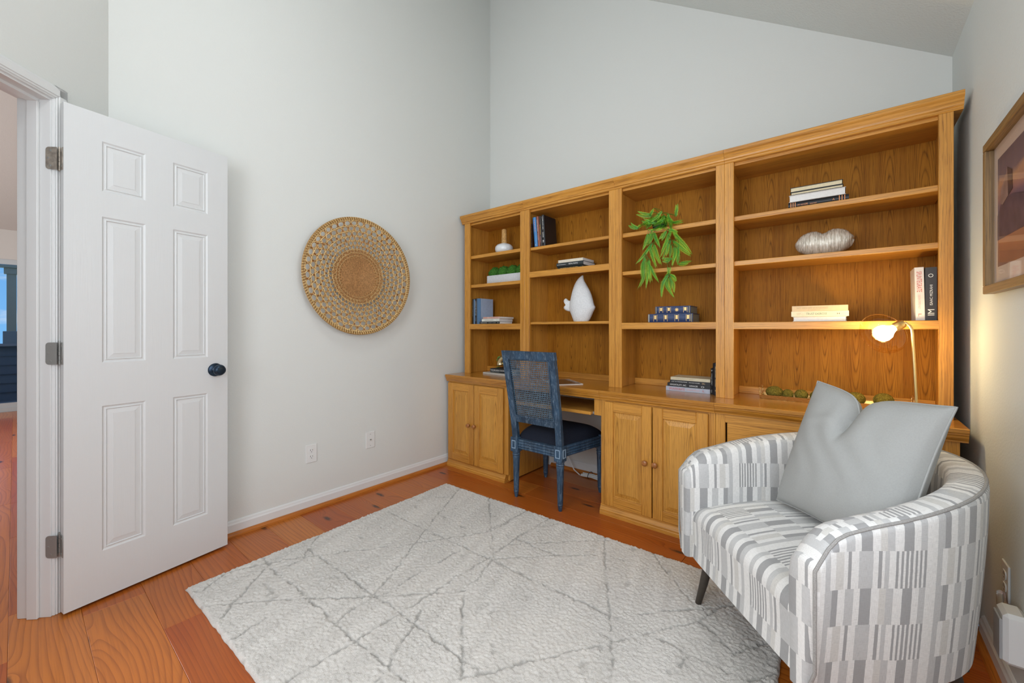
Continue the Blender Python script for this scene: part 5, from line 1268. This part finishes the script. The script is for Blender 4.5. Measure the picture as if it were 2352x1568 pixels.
def sheet():               # woven skin: every cell keeps an open eye
    mb = MB(); ng = 12
    for k in range(nr_):
        r0, r1 = rads[k], rads[k + 1]; rc = (r0 + r1) / 2; da = 2 * PI / nsp; off = .5 * (k % 2)
        for i in range(nsp):
            a0 = da * (i + off); ac_ = a0 + da / 2; hr = (r1 - r0) * rb.uniform(.34, .41); ha = min(da * rc * .38, (r1 - r0) * .50) / rc * rb.uniform(.85, 1.05)
            outer = []; inner = []
            for q in range(ng):
                th = 2 * PI * q / ng; c, s_ = math.cos(th), math.sin(th); m_ = max(abs(c), abs(s_))
                outer.append(wpnt(rc + c / m_ * (r1 - r0) / 2, ac_ + s_ / m_ * da / 2)); inner.append(wpnt(rc + c * hr, ac_ + s_ * ha, .002))
            mb.add(outer + inner, [(q, (q + 1) % ng, ng + (q + 1) % ng, ng + q) for q in range(ng)])
    o = mb.build('woven_skin', wick[0], wb); o['kind'] = 'stuff'
    sd_ = o.modifiers.new('thick', 'SOLIDIFY'); sd_.thickness = .0016; sd_.offset = 0
sheet()
def strands_on(name, mat, kind):
    mb = MB()
    for k in range(nr_):
        r0, r1 = rads[k], rads[k + 1]; da = 2 * PI / nsp; off = .5 * (k % 2); th = .0008 + .0016 * k / nr_
        for i in range(nsp):
            a0 = da * (i + off)
            if kind == 0:      # short splints between the eyes
                for d in (-.06, .06): mb.tube([wpnt(r0 - .002, a0 + da * d, .003), wpnt((r0 + r1) / 2, a0 + da * d * .6, .0045), wpnt(r1 + .002, a0 + da * d, .003)], th, 4, cap=False)
            elif kind == 1 and rb.random() < .9:      # bent canes along the rows
                mb.tube([wpnt(r1 + rb.uniform(-.002, .002), a0 + da * q, .004 + .002 * math.sin(PI * q)) for q in (0, .35, .7, 1.05)], th * 1.1, 4, cap=False)
            elif kind == 2 and k > 1 and rb.random() < .85:     # crossing splints cut the corners of the cells
                c = rb.choice((0, 1)); rm_ = (r0 + r1) / 2
                for (sa_, sr_) in ((.30, r1), (.70, r0)):
                    e0 = a0 + da * (sa_ if c else 1 - sa_); e1 = a0 + da * (-.06 if (sa_ < .5) == bool(c) else 1.06)
                    mb.tube([wpnt(sr_, e0, .006), wpnt(rm_ + (sr_ - rm_) * .1, e1, .006)], th, 4, cap=False)
    o = mb.build(name, mat, wb, True); o['kind'] = 'stuff'
strands_on('radial_strands', wick[2], 0); strands_on('ring_strands', wick[1], 1); strands_on('diagonal_strands', wick[1], 2)
rm = MB()
for (r, o, th) in ((Rb, .002, .0055), (Rb - .009, .004, .0045), (Rb - .016, .002, .0045), (Rb - .005, -.006, .005)): rm.tube([wpnt(r + .002 * math.sin(3 * 2 * PI * q / 90 + .6), 2 * PI * q / 90, o) for q in range(90)], th, 8, closed=True)
rm.build('rim', plain('wrapped rim', '#9a7440', .6, noise=.4, nscale=120), wb, True)
wrp = MB()
for k in range(150): a = 2 * PI * k / 150; wrp.tube([wpnt(Rb - .020, a, .005), wpnt(Rb - .008, a + .008, .0095), wpnt(Rb + .003, a + .016, .006), wpnt(Rb + .004, a + .018, -.002)], .0020, 4)
q = wrp.build('rim_lashing', wick[1], wb, True); q['kind'] = 'stuff'

# ------------------------------------------------------------------ wall plates
def outlet(label, loc, rz, duplex=True, grp='wall plates'):
    o = thing('wall_plate', label, 'outlet' if duplex else 'wall plate', loc, (0, 0, rz), grp)      # local: plate faces -Y
    MB().box(-.035, .035, -.005, 0, -.057, .057, .0018).build('plate', M['white_plastic'], o)
    if duplex:
        for z_ in (.0195, -.0195):
            pts = []
            for k in range(24): a = 2 * PI * k / 24; x = .0172 * math.cos(a); zq = max(-.0125, min(.0125, .0172 * math.sin(a))); pts.append((x, z_ + zq))
            r_ = MB().prism(pts, 'y', -.0068, -.004).build('receptacle', M['white_plastic'], o)
            for (x, w, h) in ((-.0062, .0011, .0042), (.0062, .0011, .0035)): MB().box(x - w, x + w, -.0072, -.0066, z_ + .0025 - h, z_ + .0025 + h).build('slot', M['dark_hole'], r_)
            MB().lathe([(.0001, 0), (.0023, 0), (.0023, .0006), (.0001, .0006)], 10, cap=False).build('slot', M['dark_hole'], r_); r_.children[-1].rotation_euler = (PI / 2, 0, 0); r_.children[-1].location = (0, -.0066, z_ - .0085)
        sc = [(0, 0)]
    else:
        k = MB().lathe([(.0001, 0), (.0052, 0), (.0052, .003), (.0040, .0035), (.0040, .008), (.0001, .008)], 14, cap=False).build('coax_jack', M['steel'], o, True); k.rotation_euler = (PI / 2, 0, 0); k.location = (0, -.005, .002)
        sc = [(0, .040), (0, -.040)]
    for (x, z_) in sc:
        k = MB().lathe([(.0001, 0), (.0028, 0), (.0022, .0008), (.0001, .001)], 10, cap=False).build('screw', M['white_plastic'] if duplex else M['steel'], o); k.rotation_euler = (PI / 2, 0, 0); k.location = (x, -.005, z_)
    return o
outlet('white duplex outlet on the white wall below the basket', (0, -1.681, .353), PI / 2)
outlet('white plate with a coaxial jack on the wall near the corner cabinet', (0, -1.267, .353), PI / 2, False)
outlet('white duplex outlet on the right-hand wall beside the armchair', (XR, -.875, .342), -PI / 2)
# clear plug and white charger on the right-hand wall
chg = thing('power_adapter', 'white power adapter with a clear plug hanging below the outlet by the armchair', 'adapter', (XR, -1.055, .265), (0, 0, -PI / 2))
mcp, t, b = newmat('clear plastic'); b.inputs['Transmission Weight'].default_value = .85; b.inputs['Roughness'].default_value = .12; b.inputs['IOR'].default_value = 1.3; b.inputs['Base Color'].default_value = (.9, .9, .88, 1)
MB().box(-.040, .040, -.050, -.001, -.075, .070, .010).build('body', M['white_plastic'], chg)
MB().box(-.034, .034, -.056, -.0505, -.066, .050, .003).build('grille', plain('grey grille', (.42, .43, .43), .5), chg)
MB().tube([(-.165, -.016, .040), (-.10, -.026, .022), (-.041, -.028, .010)], [.010, .011, .012], 12).build('plug', mcp, chg, True)
# power cord coiled under the worktop
cb = thing('power_cord', 'coiled white cord on the floor under the worktop behind the blue chair', 'cord', (1.10, -.10, 0))
cw = plain('white cord', (.70, .70, .68), .4)
def wl(p): return tuple(Vector(p) - Vector((1.10, -.10, 0)))
MB().tube([wl(p) for p in ((.80, -.045, .42), (.84, -.05, .26), (.90, -.055, .11), (.96, -.07, .03), (1.02, -.085, .0075))], .0045, 8).build('cord', cw, cb, True)
MB().tube([wl(p) for p in ((1.40, -.045, .46), (1.37, -.045, .36), (1.31, -.05, .17), (1.27, -.055, .055), (1.22, -.06, .030), (1.15, -.065, .026))], .0055, 8).build('cord', cw, cb, True)
for k in range(5):
    y_ = -.060 - .014 * (k % 3); z_ = .007 + .010 * (k // 3 + (k % 2) * .3); l_ = .150 + .01 * k
    pts = [(1.02 + .005 * k, y_, z_), (1.06, y_ - .004, z_ + .002), (1.12, y_ - .002, z_ + .006), (1.02 + l_, y_ - .004, z_), (1.035 + l_, y_ - .014, z_), (1.02 + l_, y_ - .022, z_)]
    MB().tube([wl(p) for p in pts], .0046, 8).build('cord_loop', cw, cb, True)
MB().tube([wl((1.105, -.056 + .040 * math.cos(a) - .02, .021 + .024 * math.sin(a))) for a in [2 * PI * k / 16 for k in range(16)]], .0022, 6, closed=True).build('cable_tie', M['black'], cb, True)

# ------------------------------------------------------------------ framed picture on the right-hand wall
pf = thing('framed_picture', 'framed print of a weathered building in purple and orange on the right-hand wall', 'picture', (XR, -1.12, 1.517), (0, 0, -PI / 2))
# local: x runs towards the camera (world -y), picture faces local -Y (world -x)
PX0, PX1, PZ0, PZ1 = -.372, .372, -.256, .256
fm = oak('weathered gilt wood', 0, lin('#8f7146'), lin('#6f5636'), lin('#43331f'), rough=.45); fmz = oak('weathered gilt wood upright', 2, lin('#8f7146'), lin('#6f5636'), lin('#43331f'), rough=.45)
fw_ = .027
MB().box(PX0, PX1, -.030, -.001, PZ1 - fw_, PZ1, .002).build('frame_rail', fm, pf); MB().box(PX0, PX1, -.030, -.001, PZ0, PZ0 + fw_, .002).build('frame_rail', fm, pf)
MB().box(PX0, PX0 + fw_, -.030, -.001, PZ0 + fw_, PZ1 - fw_, .002).build('frame_stile', fmz, pf); MB().box(PX1 - fw_, PX1, -.030, -.001, PZ0 + fw_, PZ1 - fw_, .002).build('frame_stile', fmz, pf)
MB().box(PX0 + fw_, PX1 - fw_, -.008, -.002, PZ0 + fw_, PZ1 - fw_).build('mat_board', plain('blush mat board', '#cdb6a6', .8), pf)
ax0, ax1, az0, az1 = PX0 + .072, PX1 - .072, PZ0 + .085, PZ1 - .075
mp_, t, b = newmat('printed landscape'); b.inputs['Roughness'].default_value = .6
sp_ = nd(t, 'ShaderNodeSeparateXYZ'); v = ocoord(t, False); t.links.new(v, sp_.inputs[0])
zz_ = math_(t, 'ADD', sp_.outputs[2], math_(t, 'MULTIPLY', math_(t, 'SUBTRACT', noise_(t, map_(t, v, (8, 1, 14)), 1, 4, .6), .5), .05))
zz_ = math_(t, 'DIVIDE', math_(t, 'SUBTRACT', zz_, az0), az1 - az0)
t.links.new(ramp_(t, zz_, [(0, lin('#8d5f4c')), (.24, lin('#b0775a')), (.29, lin('#6d5360')), (.55, lin('#7d6475')), (.60, lin('#a07474')), (.74, lin('#c08f70')), (.80, lin('#76646f')), (1, lin('#63545f'))]), b.inputs['Base Color'])
MB().box(ax0, ax1, -.0092, -.0082, az0, az1).build('print', mp_, pf)
def shape(name, pts, col, yo): MB().prism(pts, 'y', yo - .0005, yo).build(name, plain('print ' + name, col, .6, noise=.25, nscale=25), pf)
shape('printed_hill', [(ax0, -.005), (ax0 + .06, .04), (ax0 + .17, .03), (ax0 + .40, -.02), (ax1, -.05), (ax1, -.09), (ax0, -.085)], '#5d4a58', -.0094)
shape('printed_wall', [(ax0 + .035, .03), (ax0 + .045, .075), (ax0 + .09, .10), (ax0 + .11, .125), (ax0 + .118, .035), (ax0 + .06, .02)], '#9d8078', -.0102)
shape('printed_shade', [(ax0 + .11, .125), (ax0 + .155, .105), (ax0 + .16, .045), (ax0 + .118, .035)], '#4a3941', -.0102)
mgl, t, b = newmat('picture glass'); 
for n_ in list(t.nodes): t.nodes.remove(n_)
o_ = nd(t, 'ShaderNodeOutputMaterial'); a_ = nd(t, 'ShaderNodeBsdfTransparent'); g_ = nd(t, 'ShaderNodeBsdfGlossy'); g_.inputs['Roughness'].default_value = .02; x_ = nd(t, 'ShaderNodeMixShader'); fr_ = nd(t, 'ShaderNodeFresnel'); fr_.inputs[0].default_value = 1.45
t.links.new(math_(t, 'MULTIPLY', fr_.outputs[0], .22), x_.inputs[0]); t.links.new(a_.outputs[0], x_.inputs[1]); t.links.new(g_.outputs[0], x_.inputs[2]); t.links.new(x_.outputs[0], o_.inputs[0])
MB().box(PX0 + fw_, PX1 - fw_, -.0155, -.0135, PZ0 + fw_, PZ1 - fw_).build('glass', mgl, pf)

# ------------------------------------------------------------------ added overhead fill light, fixture unseen above the field of view
cl2 = thing('fill_light', 'added round white fill light under the sloping ceiling, out of view', 'lamp', (1.35, -2.45, 3.10))
MB().lathe([(.0001, .10), (.012, .10), (.012, .38), (.0001, .38)], 12, cap=False).build('stem', M['trim'], cl2)
eb, t, b = newmat('fill light globe'); b.inputs['Emission Color'].default_value = (.96, .97, 1, 1); b.inputs['Emission Strength'].default_value = 22.0; b.inputs['Base Color'].default_value = (.9, .9, .88, 1)
MB().lathe([(.0001, -.10), (.08, -.085), (.14, -.04), (.16, .01), (.13, .07), (.05, .10), (.0001, .10)], 32, cap=False).build('shade', eb, cl2, True)
